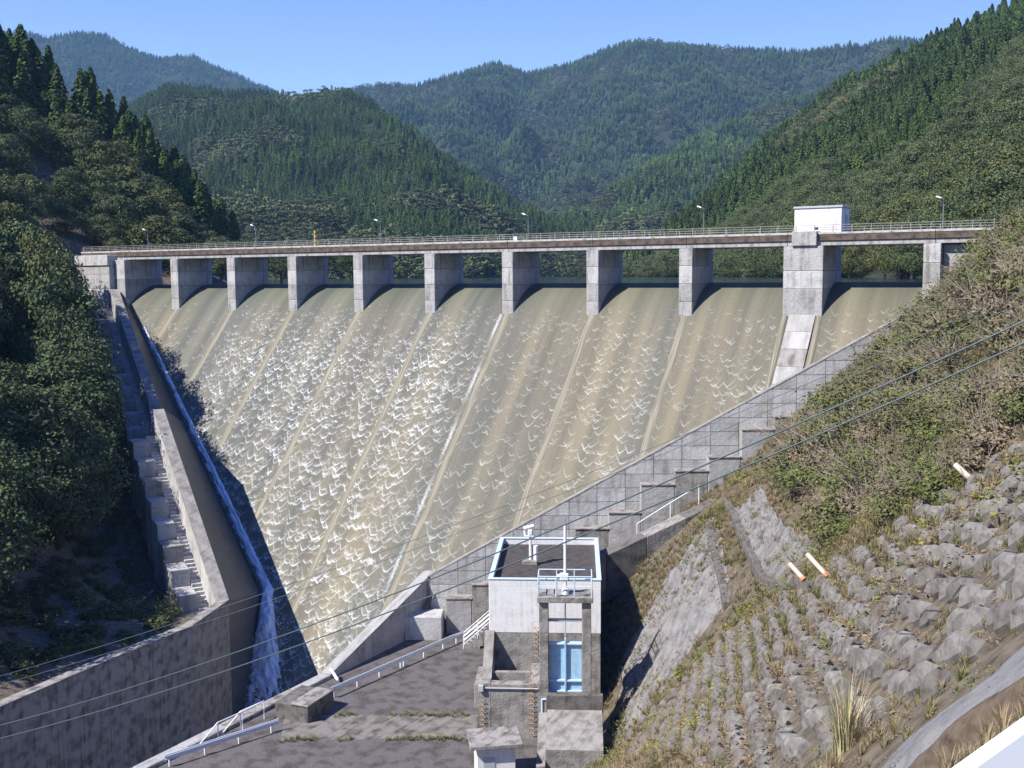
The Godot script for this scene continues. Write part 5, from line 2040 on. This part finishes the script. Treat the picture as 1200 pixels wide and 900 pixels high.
	for q in [-1.6, 4.0]:
		m2 = MB.new()
		m2.tube([fr * Vector3(q, -0.05, -0.1), fr * Vector3(q, -0.05, -0.1) + Vector3(0, -4.5, 0)], [0.06, 0.06], 8)
		obj("post", m2.mesh(), M.steel, gr)
	# bushes on the far bank by the river wall
	for a in [[48.5, 46.5, 2.8, 2], [46.5, 49.0, 2.6, 0], [51.0, 49.5, 2.0, 0], [50.0, 64.0, 2.2, 0], [47.5, 66.0, 2.0, 2], [44.0, 52.0, 1.8, 1]]:
		var o := thing("shrub", "leafy shrub on the ledge behind the tall dark river wall", "shrub", Vector3(a[0], ly(a[0], a[1]) - 0.1, a[1]), "shrubs behind the dark river wall")
		o.rotation.y = rng.randf() * TAU
		o.scale = Vector3.ONE * a[2]
		obj("stems", stems[a[3]], M.twig, o)
		obj("leaves", shrubs[a[3]], M.leafs, o)
	# weeds in the yard
	places = []
	tints = []
	for i in 420:
		var f := rng.randf()
		var p := Vector3(67.2, -37, 50.4).lerp(Vector3(82.0, -37, 42.1), f)
		if i % 2 == 0:
			p = Vector3(70.4, -37, 54.4).lerp(Vector3(84.3, -37, 46.2), f)
		p += Vector3(rng.randfn() * 0.15, -0.02, rng.randfn() * 0.2)
		if sin(f * 23.0) + sin(f * 9.0 + 1.0) < -0.3:
			continue
		var sz := rng.randf_range(0.15, 0.55)
		places.append(Transform3D(Basis(Vector3.UP, rng.randf() * TAU).scaled(Vector3(sz, sz, sz)), p))
		var c := Color(0.26, 0.21, 0.09).lerp(Color(0.16, 0.18, 0.06), rng.randf())
		tints.append(c)
	spread("yard_weeds", "thin line of weeds in the joints of the yard paving", "weeds", tuft.mesh(), M.grass, places, tints)

# ------------------------------------------------------------------ overhead cables
func cables() -> void:
	var spans := [
		[Vector3(74.4, -23.8, 85.7), Vector3(129.1, 0.8, 88.2), 0.028, "upper thick blue-grey overhead cable crossing in front of the dam"],
		[Vector3(70.5, -22.8, 83.2), Vector3(128.7, 1.7, 72.1), 0.015, "upper thin overhead cable running above the thick pair"],
		[Vector3(70.5, -23.3, 83.2), Vector3(128.8, 1.3, 72.1), 0.015, "lower thin overhead cable running above the thick pair"],
		[Vector3(74.4, -24.5, 85.7), Vector3(129.2, 0.3, 88.3), 0.028, "lower thick blue-grey overhead cable crossing in front of the dam"]]
	for s in spans:
		var c := thing("overhead_cable", s[3], "cable")
		var pts := []
		var rads := []
		for i in 41:
			var f := i / 40.0
			pts.append(s[0].lerp(s[1], f) - Vector3(0, 5.0 * f * (1.0 - f), 0))
			rads.append(s[2])
		var m := MB.new()
		m.tube(pts, rads, 6)
		obj("wire", m.mesh(), M.cable, c)
